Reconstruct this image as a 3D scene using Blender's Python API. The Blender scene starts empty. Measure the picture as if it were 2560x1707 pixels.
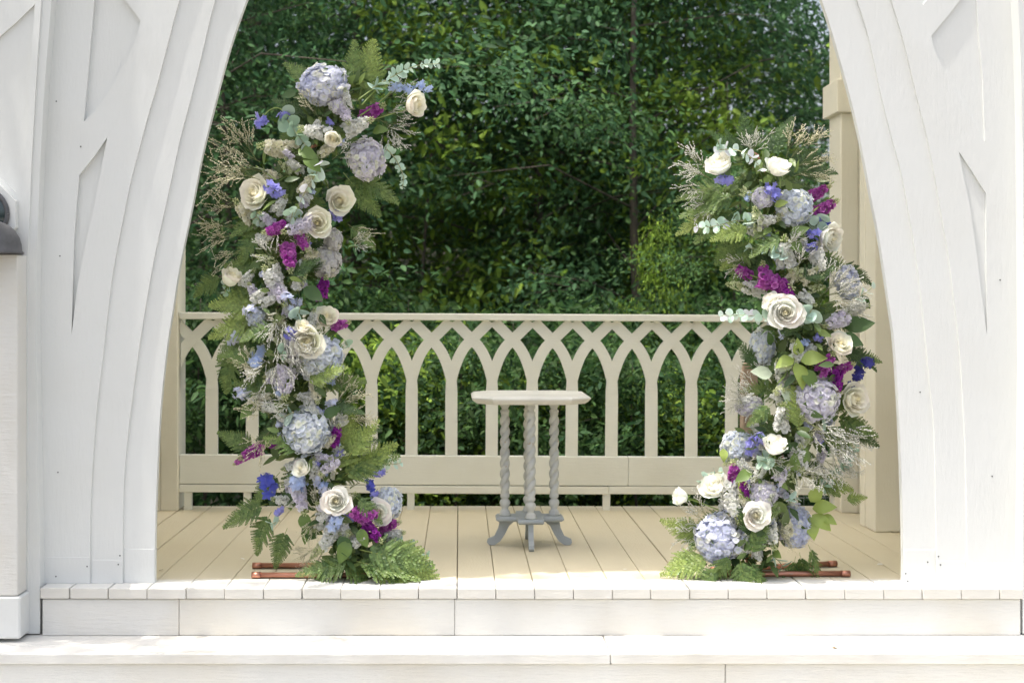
import bpy, math, random
import numpy as np
from mathutils import Vector, Matrix, Euler
from mathutils.geometry import tessellate_polygon

random.seed(11)
RNG = np.random.default_rng(11)
SC = bpy.context.scene
COL = SC.collection

# ------------------------------------------------------------------ camera, sky, sun, exposure
F = 3555.0                      # focal length in photo pixels (50 mm on 36 mm)
PX0, PY0, ZC = 1150.0, 770.0, 1.02   # vanishing point of the deck boards, eye height above the deck

cam_d = bpy.data.cameras.new('camera')
cam = bpy.data.objects.new('camera', cam_d)
COL.objects.link(cam)
cam.location = (0, 0, ZC)
cam.rotation_euler = (math.radians(90), 0, 0)
cam_d.lens = 50.0
cam_d.sensor_width = 36.0
cam_d.shift_x = (1280 - PX0) / 2560
cam_d.shift_y = -(853.5 - PY0) / 2560
cam_d.clip_start = 0.05
cam_d.clip_end = 600
cam_d.dof.use_dof = True
cam_d.dof.focus_distance = 5.6
cam_d.dof.aperture_fstop = 3.5
SC.camera = cam

SUN_DIR = Vector((0.30, 0.075, -1.0)).normalized()      # the way the light travels
world = bpy.data.worlds.new('World')
SC.world = world
world.use_nodes = True
wn = world.node_tree.nodes
wl = world.node_tree.links
bg = wn['Background']
sky = wn.new('ShaderNodeTexSky')
sky.sky_type = 'NISHITA'
sky.sun_disc = False
sky.sun_elevation = math.asin(-SUN_DIR.z)
sky.sun_rotation = math.atan2(-SUN_DIR.x, -SUN_DIR.y)
sky.air_density = 1.0
sky.dust_density = 6.0
sky.ozone_density = 1.0
haze_n = wn.new('ShaderNodeHueSaturation')          # bright hazy summer sky: the same everywhere, only less blue
haze_n.inputs['Saturation'].default_value = 0.62
wl.new(sky.outputs[0], haze_n.inputs['Color'])
wl.new(haze_n.outputs[0], bg.inputs[0])
bg.inputs[1].default_value = 0.15

sun_d = bpy.data.lights.new('sun', 'SUN')
sun_d.energy = 2.35
sun_d.angle = math.radians(0.55)
sun_d.color = (1.0, 0.95, 0.87)
sun = bpy.data.objects.new('sun', sun_d)
COL.objects.link(sun)
sun.location = (-6, -2, 20)
sun.rotation_euler = SUN_DIR.to_track_quat('-Z', 'Y').to_euler()

vs = SC.view_settings
vs.view_transform = 'Standard'
vs.look = 'None'
vs.exposure = 1.1
vs.gamma = 1.0
vs.use_curve_mapping = False
SC.render.engine = 'CYCLES'
SC.cycles.max_bounces = 8
SC.cycles.diffuse_bounces = 5
SC.cycles.transmission_bounces = 5
SC.cycles.caustics_reflective = False
SC.cycles.caustics_refractive = False
SC.cycles.use_denoising = True


def P(px, py, D):
    """photo pixel at distance D -> world point"""
    return Vector(((px - PX0) / F * D, D, ZC - (py - PY0) / F * D))


# ------------------------------------------------------------------ helpers
def link(o, parent=None):
    COL.objects.link(o)
    if parent is not None:
        o.parent = parent
    return o


def tag(o, label=None, cat=None, group=None, kind=None):
    if label: o['label'] = label
    if cat: o['category'] = cat
    if group: o['group'] = group
    if kind: o['kind'] = kind
    return o


def empty(name, loc=(0, 0, 0), parent=None):
    o = bpy.data.objects.new(name, None)
    o.location = loc
    o.empty_display_size = 0.1
    return link(o, parent)


class MB:
    """collects vertices, faces and vertex colours of ONE mesh"""
    def __init__(s):
        s.v = []; s.f = []; s.c = []; s.has_c = False

    def add(s, verts, faces, col=None):
        n = len(s.v)
        s.v.extend([tuple(p) for p in verts])
        s.f.extend([tuple(i + n for i in f) for f in faces])
        if col is not None:
            s.has_c = True
            if isinstance(col[0], (float, int)):
                s.c.extend([tuple(col[:3])] * len(verts))
            else:
                s.c.extend([tuple(c[:3]) for c in col])
        else:
            s.c.extend([(1, 1, 1)] * len(verts))
        return s

    def box(s, x0, x1, y0, y1, z0, z1, col=None, bev=0.0):
        if bev <= 0:
            v = [(x, y, z) for x in (x0, x1) for y in (y0, y1) for z in (z0, z1)]
            f = [(0, 1, 3, 2), (4, 6, 7, 5), (0, 4, 5, 1), (2, 3, 7, 6), (0, 2, 6, 4), (1, 5, 7, 3)]
            return s.add(v, f, col)
        b = bev
        v = []; f = []
        # chamfered box: three vertices for each corner
        idx = {}
        for i, (sx, x) in enumerate(((1, x0), (-1, x1))):
            for j, (sy, y) in enumerate(((1, y0), (-1, y1))):
                for k, (sz, z) in enumerate(((1, z0), (-1, z1))):
                    idx[i, j, k] = len(v)
                    v += [(x, y + sy * b, z + sz * b), (x + sx * b, y, z + sz * b), (x + sx * b, y + sy * b, z)]
        def q(a, m, rev):
            ff = tuple(idx[c] + m for c in a)
            f.append(ff[::-1] if rev else ff)
        q([(0, 0, 0), (0, 0, 1), (0, 1, 1), (0, 1, 0)], 0, False)
        q([(1, 0, 0), (1, 0, 1), (1, 1, 1), (1, 1, 0)], 0, True)
        q([(0, 0, 0), (1, 0, 0), (1, 0, 1), (0, 0, 1)], 1, False)
        q([(0, 1, 0), (1, 1, 0), (1, 1, 1), (0, 1, 1)], 1, True)
        q([(0, 0, 0), (0, 1, 0), (1, 1, 0), (1, 0, 0)], 2, False)
        q([(0, 0, 1), (0, 1, 1), (1, 1, 1), (1, 0, 1)], 2, True)
        for (a, bb, m1, m2) in [((0,0,0),(0,0,1),0,1),((0,1,0),(0,1,1),0,1),((1,0,0),(1,0,1),0,1),((1,1,0),(1,1,1),0,1),
                                ((0,0,0),(0,1,0),0,2),((0,0,1),(0,1,1),0,2),((1,0,0),(1,1,0),0,2),((1,0,1),(1,1,1),0,2),
                                ((0,0,0),(1,0,0),1,2),((0,0,1),(1,0,1),1,2),((0,1,0),(1,1,0),1,2),((0,1,1),(1,1,1),1,2)]:
            f.append((idx[a] + m1, idx[bb] + m1, idx[bb] + m2, idx[a] + m2))
        for c in idx:
            f.append((idx[c], idx[c] + 1, idx[c] + 2))
        return s.add(v, f, col)

    def prism(s, poly, y0, y1, holes=(), col=None):
        """poly: list of (x,z); solid between y0 (front) and y1 (back)"""
        rings = [list(poly)] + [list(h) for h in holes]
        flat = [p for r in rings for p in r]
        tris = tessellate_polygon([[Vector((x, z, 0)) for x, z in r] for r in rings])
        n = len(flat)
        v = [(x, y0, z) for x, z in flat] + [(x, y1, z) for x, z in flat]
        f = [tuple(t) for t in tris] + [(t[2] + n, t[1] + n, t[0] + n) for t in tris]
        k = 0
        for r in rings:
            m = len(r)
            for i in range(m):
                a, b = k + i, k + (i + 1) % m
                f.append((a, b, b + n, a + n))
            k += m
        return s.add(v, f, col)

    def tube(s, pts, rad, n=8, col=None, caps=True):
        pts = [Vector(p) for p in pts]
        m = len(pts)
        if not hasattr(rad, '__len__'):
            rad = [rad] * m
        v = []; f = []
        up = Vector((0, 0, 1))
        prev = None
        for i, p in enumerate(pts):
            t = (pts[min(i + 1, m - 1)] - pts[max(i - 1, 0)])
            if t.length < 1e-9: t = Vector((0, 0, 1))
            t.normalize()
            if prev is None:
                a = t.cross(up if abs(t.z) < 0.9 else Vector((1, 0, 0))).normalized()
            else:
                a = (prev - t * prev.dot(t))
                a = a.normalized() if a.length > 1e-6 else t.orthogonal().normalized()
            prev = a
            b = t.cross(a)
            for k in range(n):
                th = 2 * math.pi * k / n
                v.append(p + (a * math.cos(th) + b * math.sin(th)) * rad[i])
        for i in range(m - 1):
            for k in range(n):
                k2 = (k + 1) % n
                f.append((i * n + k, i * n + k2, (i + 1) * n + k2, (i + 1) * n + k))
        if caps:
            f.append(tuple(range(n))[::-1])
            f.append(tuple((m - 1) * n + k for k in range(n)))
        return s.add(v, f, col)

    def lathe(s, prof, n=20, col=None, axis_at=(0, 0, 0)):
        """prof: list of (r,z)"""
        v = []; f = []
        ax, ay, az = axis_at
        m = len(prof)
        for r, z in prof:
            for k in range(n):
                th = 2 * math.pi * k / n
                v.append((ax + r * math.cos(th), ay + r * math.sin(th), az + z))
        for i in range(m - 1):
            for k in range(n):
                k2 = (k + 1) % n
                f.append((i * n + k, i * n + k2, (i + 1) * n + k2, (i + 1) * n + k))
        f.append(tuple(range(n))[::-1])
        f.append(tuple((m - 1) * n + k for k in range(n)))
        return s.add(v, f, col)

    def mesh(s, name, mat=None, smooth=False):
        me = bpy.data.meshes.new(name)
        me.from_pydata(s.v, [], s.f)
        if s.has_c:
            at = me.color_attributes.new('Col', 'FLOAT_COLOR', 'POINT')
            arr = np.ones((len(s.v), 4), dtype=np.float32)
            arr[:, :3] = np.array(s.c, dtype=np.float32)
            at.data.foreach_set('color', arr.ravel())
        if smooth:
            me.polygons.foreach_set('use_smooth', [True] * len(me.polygons))
        if mat: me.materials.append(mat)
        me.update()
        return me

    def build(s, name, mat=None, parent=None, smooth=False, loc=None, fix=False):
        me = s.mesh(name, mat, smooth)
        if fix: fix_normals(me)
        o = bpy.data.objects.new(name, me)
        if loc is not None: o.location = loc
        return link(o, parent)


def fix_normals(me):
    import bmesh
    bm = bmesh.new(); bm.from_mesh(me)
    bmesh.ops.recalc_face_normals(bm, faces=bm.faces[:])
    bm.to_mesh(me); bm.free()


def fast_mesh(name, V, T, C=None, mat=None, smooth=False):
    """V (n,3), T (m,3) triangles, C (n,3)"""
    me = bpy.data.meshes.new(name)
    n, m = len(V), len(T)
    me.vertices.add(n)
    me.vertices.foreach_set('co', np.asarray(V, dtype=np.float32).ravel())
    me.loops.add(m * 3)
    me.loops.foreach_set('vertex_index', np.asarray(T, dtype=np.int32).ravel())
    me.polygons.add(m)
    me.polygons.foreach_set('loop_start', np.arange(0, m * 3, 3, dtype=np.int32))
    me.polygons.foreach_set('loop_total', np.full(m, 3, dtype=np.int32))
    if C is not None:
        at = me.color_attributes.new('Col', 'FLOAT_COLOR', 'POINT')
        arr = np.ones((n, 4), dtype=np.float32); arr[:, :3] = C
        at.data.foreach_set('color', arr.ravel())
    if smooth:
        me.polygons.foreach_set('use_smooth', [True] * m)
    if mat: me.materials.append(mat)
    me.update(calc_edges=True)
    me.validate()
    return me


def frames(N, spin):
    """rotation matrices (k,3,3) whose z column is N, spun about it"""
    N = N / np.linalg.norm(N, axis=1, keepdims=True)
    ref = np.where(np.abs(N[:, 2:3]) < 0.95, np.array([[0, 0, 1.0]]), np.array([[1.0, 0, 0]]))
    A = np.cross(ref, N); A /= np.linalg.norm(A, axis=1, keepdims=True)
    B = np.cross(N, A)
    c, s_ = np.cos(spin)[:, None], np.sin(spin)[:, None]
    X = A * c + B * s_
    Y = -A * s_ + B * c
    return np.stack([X, Y, N], axis=2)


def scatter(tv, tt, pos, R, scale, col, tcol=None):
    """instances of a template baked into arrays. tv (a,3) tt (b,3) pos (k,3) R (k,3,3) scale (k,) col (k,3)"""
    k, a = len(pos), len(tv)
    V = np.einsum('kij,aj->kai', R, tv) * np.asarray(scale).reshape(k, 1, 1) + pos[:, None, :]
    T = tt[None] + (np.arange(k) * a)[:, None, None]
    C = np.repeat(col[:, None, :], a, axis=1)
    if tcol is not None:
        C = C * tcol[None]
    return V.reshape(-1, 3), T.reshape(-1, 3), C.reshape(-1, 3)


def join_arrays(lst):
    V, T, C = [], [], []
    n = 0
    for v, t, c in lst:
        V.append(v); T.append(t + n); C.append(c); n += len(v)
    return np.concatenate(V), np.concatenate(T), np.concatenate(C)


def copy_tree(o, parent=None):
    c = o.copy(); link(c, parent)
    for ch in list(o.children):
        if ch is not c: copy_tree(ch, c)
    return c


# ------------------------------------------------------------------ materials
def new_mat(name):
    m = bpy.data.materials.new(name); m.use_nodes = True
    nt = m.node_tree
    return m, nt, nt.nodes, nt.links, nt.nodes['Principled BSDF']


def paint(name, col, rough=0.55, grain=(1, 1, 1), bump=0.25, stain=0.10, stain_col=None, chips=0.0, scale=1.0):
    """brushed paint on wood: grain and drips as relief, a little dirt, a few chips"""
    m, nt, N, L, b = new_mat(name)
    tc = N.new('ShaderNodeTexCoord')
    mp = N.new('ShaderNodeMapping'); mp.inputs['Scale'].default_value = tuple(g * scale for g in grain)
    L.new(tc.outputs['Object'], mp.inputs[0])
    n1 = N.new('ShaderNodeTexNoise'); n1.inputs['Scale'].default_value = 14; n1.inputs['Detail'].default_value = 8; n1.inputs['Roughness'].default_value = 0.65
    L.new(mp.outputs[0], n1.inputs[0])
    n2 = N.new('ShaderNodeTexNoise'); n2.inputs['Scale'].default_value = 3.2; n2.inputs['Detail'].default_value = 5
    L.new(tc.outputs['Object'], n2.inputs[0])
    n3 = N.new('ShaderNodeTexNoise'); n3.inputs['Scale'].default_value = 46; n3.inputs['Detail'].default_value = 3
    L.new(tc.outputs['Object'], n3.inputs[0])
    r2 = N.new('ShaderNodeMapRange'); r2.inputs[1].default_value = 0.42; r2.inputs[2].default_value = 0.75
    L.new(n2.outputs[0], r2.inputs[0])
    sc = stain_col or tuple(c * 0.72 for c in col)
    mix = N.new('ShaderNodeMix'); mix.data_type = 'RGBA'
    mix.inputs[6].default_value = (*col, 1); mix.inputs[7].default_value = (*sc, 1)
    mu = N.new('ShaderNodeMath'); mu.operation = 'MULTIPLY'; mu.inputs[1].default_value = stain
    L.new(r2.outputs[0], mu.inputs[0]); L.new(mu.outputs[0], mix.inputs[0])
    out = mix.outputs[2]
    if chips > 0:
        n4 = N.new('ShaderNodeTexNoise'); n4.inputs['Scale'].default_value = 9; n4.inputs['Detail'].default_value = 10; n4.inputs['Roughness'].default_value = 0.7
        L.new(mp.outputs[0], n4.inputs[0])
        r4 = N.new('ShaderNodeMapRange'); r4.inputs[1].default_value = 1 - 0.30 - chips; r4.inputs[2].default_value = 1 - 0.28 - chips
        L.new(n4.outputs[0], r4.inputs[0])
        mx2 = N.new('ShaderNodeMix'); mx2.data_type = 'RGBA'
        L.new(out, mx2.inputs[6]); mx2.inputs[7].default_value = (0.42, 0.36, 0.27, 1)
        L.new(r4.outputs[0], mx2.inputs[0])
        out = mx2.outputs[2]
    L.new(out, b.inputs['Base Color'])
    b.inputs['Roughness'].default_value = rough
    b.inputs['Specular IOR Level'].default_value = 0.3
    ad = N.new('ShaderNodeMath'); ad.operation = 'MULTIPLY_ADD'; ad.inputs[1].default_value = 0.35
    L.new(n3.outputs[0], ad.inputs[0]); L.new(n1.outputs[0], ad.inputs[2])
    bp = N.new('ShaderNodeBump'); bp.inputs['Strength'].default_value = bump; bp.inputs['Distance'].default_value = 0.004
    L.new(ad.outputs[0], bp.inputs['Height']); L.new(bp.outputs[0], b.inputs['Normal'])
    return m


def plant_mat(name, trans=0.3, rough=0.55, spec=0.3, vary=0.0, vein=0.0):
    """colour comes from the mesh's own colour attribute; light passes through the blade"""
    m, nt, N, L, b = new_mat(name)
    at = N.new('ShaderNodeAttribute'); at.attribute_name = 'Col'
    out = at.outputs['Color']
    if vary > 0:
        ge = N.new('ShaderNodeNewGeometry')
        hs = N.new('ShaderNodeHueSaturation')
        r = N.new('ShaderNodeMapRange'); r.inputs[3].default_value = 1 - vary; r.inputs[4].default_value = 1 + vary
        L.new(ge.outputs['Random Per Island'], r.inputs[0]); L.new(r.outputs[0], hs.inputs['Value'])
        L.new(out, hs.inputs['Color']); out = hs.outputs[0]
    L.new(out, b.inputs['Base Color'])
    b.inputs['Roughness'].default_value = rough
    b.inputs['Specular IOR Level'].default_value = spec
    tr = N.new('ShaderNodeBsdfTranslucent')
    L.new(out, tr.inputs[0])
    ms = N.new('ShaderNodeMixShader'); ms.inputs[0].default_value = trans
    L.new(b.outputs[0], ms.inputs[1]); L.new(tr.outputs[0], ms.inputs[2])
    L.new(ms.outputs[0], N['Material Output'].inputs['Surface'])
    return m


M = {}
M['white'] = paint('white_paint', (0.715, 0.725, 0.71), rough=0.5, bump=0.36, stain=0.22, stain_col=(0.64, 0.63, 0.58), grain=(6, 6, 1))
M['white_h'] = paint('white_paint_boards', (0.71, 0.70, 0.665), rough=0.5, bump=0.9, stain=0.35, stain_col=(0.62, 0.55, 0.42), grain=(1, 6, 8), chips=0.0)
M['cream'] = paint('warm_shade_paint', (0.83, 0.83, 0.755), rough=0.55, bump=0.4, stain=0.45, stain_col=(0.70, 0.68, 0.58), grain=(1, 6, 8))  # white paint with warm bounced shade put into the colour
M['warm_shade_v'] = paint('warm_shade_posts', (0.82, 0.785, 0.67), rough=0.55, bump=0.4, stain=0.4, stain_col=(0.68, 0.63, 0.50), grain=(8, 8, 1))  # white posts, interior shade mixed into the colour as a warm tone
M['deck'] = paint('deck_painted_light', (0.64, 0.575, 0.425), rough=0.5, bump=0.45, stain=0.35, stain_col=(0.58, 0.50, 0.35), grain=(8, 1, 8), chips=0.0)  # white boards; the tan is warm interior shade put into the colour
nt_ = M['deck'].node_tree; N_ = nt_.nodes; L_ = nt_.links; pb_ = N_['Principled BSDF']
src_ = pb_.inputs['Base Color'].links[0].from_socket
tc_ = N_.new('ShaderNodeTexCoord'); sx_ = N_.new('ShaderNodeSeparateXYZ'); L_.new(tc_.outputs['Object'], sx_.inputs[0])
nz_ = N_.new('ShaderNodeTexNoise'); nz_.inputs['Scale'].default_value = 25; L_.new(tc_.outputs['Object'], nz_.inputs[0])
ad_ = N_.new('ShaderNodeMath'); ad_.operation = 'MULTIPLY_ADD'; ad_.inputs[1].default_value = 0.05; L_.new(nz_.outputs[0], ad_.inputs[0]); L_.new(sx_.outputs[1], ad_.inputs[2])
mr_ = N_.new('ShaderNodeMapRange'); mr_.inputs[1].default_value = -0.845; mr_.inputs[2].default_value = -0.80; L_.new(ad_.outputs[0], mr_.inputs[0])
mx_ = N_.new('ShaderNodeMix'); mx_.data_type = 'RGBA'; mx_.inputs[6].default_value = (0.74, 0.73, 0.69, 1); L_.new(src_, mx_.inputs[7]); L_.new(mr_.outputs[0], mx_.inputs[0])
L_.new(mx_.outputs[2], pb_.inputs['Base Color'])      # sunlit white painted in up to the arch, warm shade tone inside
M['dark_under'] = paint('bare_timber', (0.16, 0.12, 0.08), rough=0.9)
M['ceiling'] = paint('ceiling_paint', (0.72, 0.70, 0.64), rough=0.6, grain=(1, 8, 1))
m_, nt_, N_, L_, b_ = new_mat('translucent_fill_roof')  # unseen roof, made translucent to pass warm fill light inside
b_.inputs['Base Color'].default_value = (0.80, 0.74, 0.60, 1); b_.inputs['Roughness'].default_value = 0.9
tr_ = N_.new('ShaderNodeBsdfTranslucent'); tr_.inputs[0].default_value = (0.95, 0.915, 0.82, 1)
ms_ = N_.new('ShaderNodeMixShader'); ms_.inputs[0].default_value = 0.97
L_.new(b_.outputs[0], ms_.inputs[1]); L_.new(tr_.outputs[0], ms_.inputs[2]); L_.new(ms_.outputs[0], N_['Material Output'].inputs['Surface'])
M['fill_roof'] = m_
M['petal'] = plant_mat('flower_petal', trans=0.46, rough=0.7, spec=0.2, vary=0.06)
M['leaf'] = plant_mat('cut_leaf', trans=0.25, rough=0.42, spec=0.45, vary=0.22)
M['tree_leaf'] = plant_mat('tree_leaf', trans=0.45, rough=0.65, spec=0.22, vary=0.45)


def simple_mat(name, col, rough=0.6, metal=0.0, noise=0.15, scale=20, bump=0.1, spec=0.5):
    m, nt, N, L, b = new_mat(name)
    tc = N.new('ShaderNodeTexCoord')
    n1 = N.new('ShaderNodeTexNoise'); n1.inputs['Scale'].default_value = scale; n1.inputs['Detail'].default_value = 6
    L.new(tc.outputs['Object'], n1.inputs[0])
    mix = N.new('ShaderNodeMix'); mix.data_type = 'RGBA'
    mix.inputs[6].default_value = (*[c * (1 - noise) for c in col], 1)
    mix.inputs[7].default_value = (*[min(1, c * (1 + noise)) for c in col], 1)
    L.new(n1.outputs[0], mix.inputs[0]); L.new(mix.outputs[2], b.inputs['Base Color'])
    b.inputs['Roughness'].default_value = rough; b.inputs['Metallic'].default_value = metal
    b.inputs['Specular IOR Level'].default_value = spec
    bp = N.new('ShaderNodeBump'); bp.inputs['Strength'].default_value = bump; bp.inputs['Distance'].default_value = 0.005
    L.new(n1.outputs[0], bp.inputs['Height']); L.new(bp.outputs[0], b.inputs['Normal'])
    return m


M['bark'] = simple_mat('bark', (0.085, 0.07, 0.055), rough=0.95, noise=0.5, scale=9, bump=0.6)
M['copper'] = simple_mat('copper_pipe', (0.50, 0.24, 0.17), rough=0.42, metal=1.0, noise=0.35, scale=14, bump=0.05)
M['lamp_grey'] = simple_mat('lamp_metal', (0.11, 0.11, 0.115), rough=0.55, metal=0.3, noise=0.25, scale=60, bump=0.15)
M['lamp_glass'] = simple_mat('lamp_glass', (0.03, 0.05, 0.05), rough=0.12, noise=0.6, scale=12, bump=0.0, spec=0.8)
M['soil'] = simple_mat('leaf_litter', (0.05, 0.045, 0.03), rough=0.95, noise=0.5, scale=6, bump=0.5)
M['gravel'] = simple_mat('pale_gravel', (0.27, 0.255, 0.22), rough=0.95, noise=0.3, scale=60, bump=0.5)
M['wire'] = simple_mat('wire', (0.28, 0.30, 0.29), rough=0.6, metal=0.3, noise=0.2)
M['old_wood'] = simple_mat('old_wood', (0.30, 0.22, 0.15), rough=0.9, noise=0.35, scale=12, bump=0.4)
M['table'] = paint('whitewashed_table', (0.56, 0.57, 0.54), rough=0.75, bump=0.8, stain=0.8, stain_col=(0.26, 0.28, 0.29), grain=(3, 3, 3), chips=0.08)
M['table_base'] = paint('worn_grey_base', (0.38, 0.41, 0.42), rough=0.75, bump=0.8, stain=0.7, stain_col=(0.22, 0.25, 0.27), grain=(3, 3, 3), chips=0.06)
M['table_top'] = paint('whitewashed_table_top', (0.68, 0.67, 0.62), rough=0.65, bump=0.5, stain=0.5, stain_col=(0.40, 0.39, 0.35), grain=(1, 8, 4), chips=0.06)

# ------------------------------------------------------------------ ground and woodland floor
def ground_z(x, y):
    z = -0.55
    if y > 8: z -= 0.10 * min(y - 8, 4)
    if y > 14:
        t = y - 14
        z += 0.27 * t * (1 - 0.45 / (1 + math.exp(-(x - 0.23 * y) * 0.8)))
    return z + 0.10 * math.sin(x * 0.9 + y * 0.4) * min(1, max(0, (y - 8) * 0.3))

nx, ny = 70, 90
gv = []; gf = []
for j in range(ny):
    y = -40 + 130 * (j / (ny - 1))
    for i in range(nx):
        x = -60 + 120 * i / (nx - 1)
        gv.append((x, y, ground_z(x, min(y, 40))))
for j in range(ny - 1):
    for i in range(nx - 1):
        a = j * nx + i
        gf.append((a, a + 1, a + nx + 1, a + nx))
ground = MB().add(gv, gf).build('ground', M['soil'], smooth=True)
tag(ground, kind='structure')
fore = MB().box(-12, 12, -25, 4.62, -0.6, -0.53).build('forecourt', M['gravel'])
tag(fore, kind='structure')

# ------------------------------------------------------------------ deck and steps
PITCH = 96.9 / F * 5.18
X_SEAM = (1143 - PX0) / F * 5.18
deck = empty('deck_floor', (0, 6.2, 0)); tag(deck, kind='structure')
for k in range(-11, 15):
    xa = X_SEAM + k * PITCH + 0.0012
    xb = xa + PITCH - 0.0024 - random.choice((0, 0, 0.0008, 0.002))
    xa = max(xa, P(104, 0, 5.2).x); xb = min(xb, P(2552, 0, 5.2).x)
    if xb - xa < 0.02: continue
    dz = random.uniform(-0.0012, 0.0012); dy = random.uniform(-0.005, 0.004)
    cx = (xa + xb) / 2
    MB().box(xa - cx, xb - cx, 5.18 + dy - 6.2, 7.34 - 6.2, -0.038, dz, bev=0.0022).build('plank', M['deck'], deck, loc=(cx, 0, 0), fix=True)
    pk = COL.objects[-1] if False else deck.children[-1]
    pk.data.materials.append(M['white_h'])
    for f_ in pk.data.polygons:
        if f_.normal.y < -0.5: f_.material_index = 1
sub = MB().box(P(104, 0, 5.2).x, P(2552, 0, 5.2).x, 5.25, 7.3, -0.5, -0.047).build('deck_frame', M['dark_under'], deck, loc=(0, -6.2, 0))

steps = empty('front_steps', (0.35, 5.0, -0.53))
tag(steps, 'white painted wooden front steps below the arched opening', 'steps')
xs0, xs1 = -1.95, 2.45
off = (-0.35, -5.0, 0.53)
def rel(mb, name, mat, parent, fix=True):
    o = mb.build(name, mat, parent, fix=fix); o.location = off; return o
def riser_board(xa, xb, yf, z0, z1):
    rel(MB().box(xa, xb, yf, yf + 0.03, z0, z1, bev=0.003), 'riser_board', M['white_h'], steps)
xj = [xs0, P(448, 0, 5.2).x, P(1137, 0, 5.2).x, xs1]
xl, xr = P(104, 0, 5.2).x + 0.004, P(2550, 0, 5.2).x
for a, b_, dy in ((xl, xj[1], 0.0), (xj[1], xj[2], 0.0015), (xj[2], xr, 0.0)):
    riser_board(a + 0.0006, b_ - 0.0006, 5.193 + dy, -0.175, -0.042)
jt = P(1526, 0, 4.94).x
for a, b_, dz in ((xs0, jt, 0), (jt, xs1, 0.0015)):
    rel(MB().box(a + 0.001, b_ - 0.001, 4.925, 5.045, -0.213, -0.175 + dz, bev=0.004), 'tread_board', M['white_h'], steps)
    rel(MB().box(a + 0.001, b_ - 0.001, 5.049, 5.29, -0.213, -0.1755 + dz, bev=0.003), 'tread_board', M['white_h'], steps)
for a, b_ in ((xs0, jt + 0.4), (jt + 0.4, xs1)):
    riser_board(a + 0.001, b_ - 0.001, 4.943, -0.36, -0.216)
    rel(MB().box(a + 0.001, b_ - 0.001, 4.62, 4.975, -0.40, -0.362, bev=0.004), 'tread_board', M['white_h'], steps)
    riser_board(a + 0.001, b_ - 0.001, 4.64, -0.53, -0.402)

# ------------------------------------------------------------------ gazebo: arched front, piers, posts, roof
gaz = empty('gazebo', (0.25, 6.2, 0))
tag(gaz, 'white painted wooden gazebo with a tall pointed arch opening at the front', 'gazebo')
GO = (-0.25, -6.2, 0)
def gpart(mb, name, mat, parent=None, smooth=False, fix=True):
    o = mb.build(name, mat, parent or gaz, smooth=smooth, fix=fix)
    if parent is None: o.location = GO
    return o

DF = 5.29      # plane of the innermost arch layer
def FP(px, py): # photo pixel on the facade plane -> (x,z)
    p = P(px, py, DF); return (p.x, p.z)

O_L = [(387,1458),(388,1314),(392,1200),(398,1068),(407,959),(420,850),(432,775),(445,690),(463,600),(484,500),(505,392),(534,275),(574,125),(617,0),(675,-150),(745,-300),(860,-500),(1000,-700),(1165,-900),(1335,-1060)]
O_R = [(2258,1470),(2258,1369),(2256,1270),(2250,1096),(2243,959),(2235,850),(2227,790),(2214,700),(2197,590),(2178,493),(2155,373),(2131,265),(2095,132),(2054,0),(1996,-150),(1926,-300),(1811,-500),(1671,-700),(1506,-900),(1335,-1060)]
E2_L = [(309,1458),(309,1300),(312,1200),(320,1100),(332,1000),(345,900),(357,820),(372,730),(388,640),(408,550),(428,459),(453,344),(476,258),(505,143),(540,0),(600,-160),(672,-320),(790,-540),(935,-760),(1110,-980),(1335,-1190)]
E2_R = [(2339,1470),(2339,1342),(2333,1069),(2322,959),(2310,832),(2301,746),(2287,637),(2272,545),(2252,436),(2229,350),(2201,241),(2172,105),(2140,0),(2080,-160),(2006,-320),(1888,-540),(1740,-760),(1562,-980),(1335,-1190)]
E1_L = [(229,1458),(229,1320),(232,1220),(238,1120),(247,1010),(260,900),(271,800),(283,700),(297,620),(313,540),(329,460),(350,380),(371,300),(396,215),(425,103),(453,0),(515,-180),(590,-360),(715,-600),(868,-840),(1050,-1080),(1335,-1340)]
E1_R = [(2413,1470),(2413,1396),(2410,1178),(2402,987),(2390,832),(2379,740),(2367,643),(2350,545),(2333,447),(2313,344),(2287,241),(2258,120),(2223,0),(2162,-180),(2088,-360),(1962,-600),(1810,-840),(1625,-1080),(1335,-1340)]
OUT_L = [(102,1458),(92,900),(90,760),(94,600),(102,400),(112,220),(130,0),(150,-300),(160,-1000),(160,-1500)]
OUT_R = [(2553,1470),(2557,900),(2555,600),(2552,300),(2547,130),(2540,0),(2530,-300),(2520,-1000),(2520,-1500)]
def dens(c, n=3):
    """Catmull-Rom through the traced points"""
    out = []
    for i in range(len(c) - 1):
        p0 = Vector(c[max(i - 1, 0)]); p1 = Vector(c[i]); p2 = Vector(c[i + 1]); p3 = Vector(c[min(i + 2, len(c) - 1)])
        for k in range(n):
            t = k / n
            q = 0.5 * ((2 * p1) + (p2 - p0) * t + (2 * p0 - 5 * p1 + 4 * p2 - p3) * t * t + (3 * p1 - p0 - 3 * p2 + p3) * t ** 3)
            out.append((q.x, q.y))
    out.append(c[-1])
    return out
T1_L = [(213.5,306),(240,280),(270,240),(295,197),(320,150),(338,112),(350,80),(354,55),(345,42),(330,22),(312,0),(262,-75),(248,-95),(240,0)]
T2_L = [(182.5,838),(198,712),(218,608),(241,505),(261,402),(271.5,346),(241,390),(202,439),(195,517),(189,603)]
T1_R = [(2457,356),(2400,258),(2370,205),(2345,158),(2330,122),(2323.5,93),(2340,72),(2365,43),(2398,0),(2425,-50),(2434,-90),(2437,0),(2438,35),(2445,125),(2452,200)]
T2_R = [(2462,837),(2447,720),(2432,600),(2420,520),(2405,447),(2392.5,381),(2425,430),(2460,485),(2460,520),(2461,700)]
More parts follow.
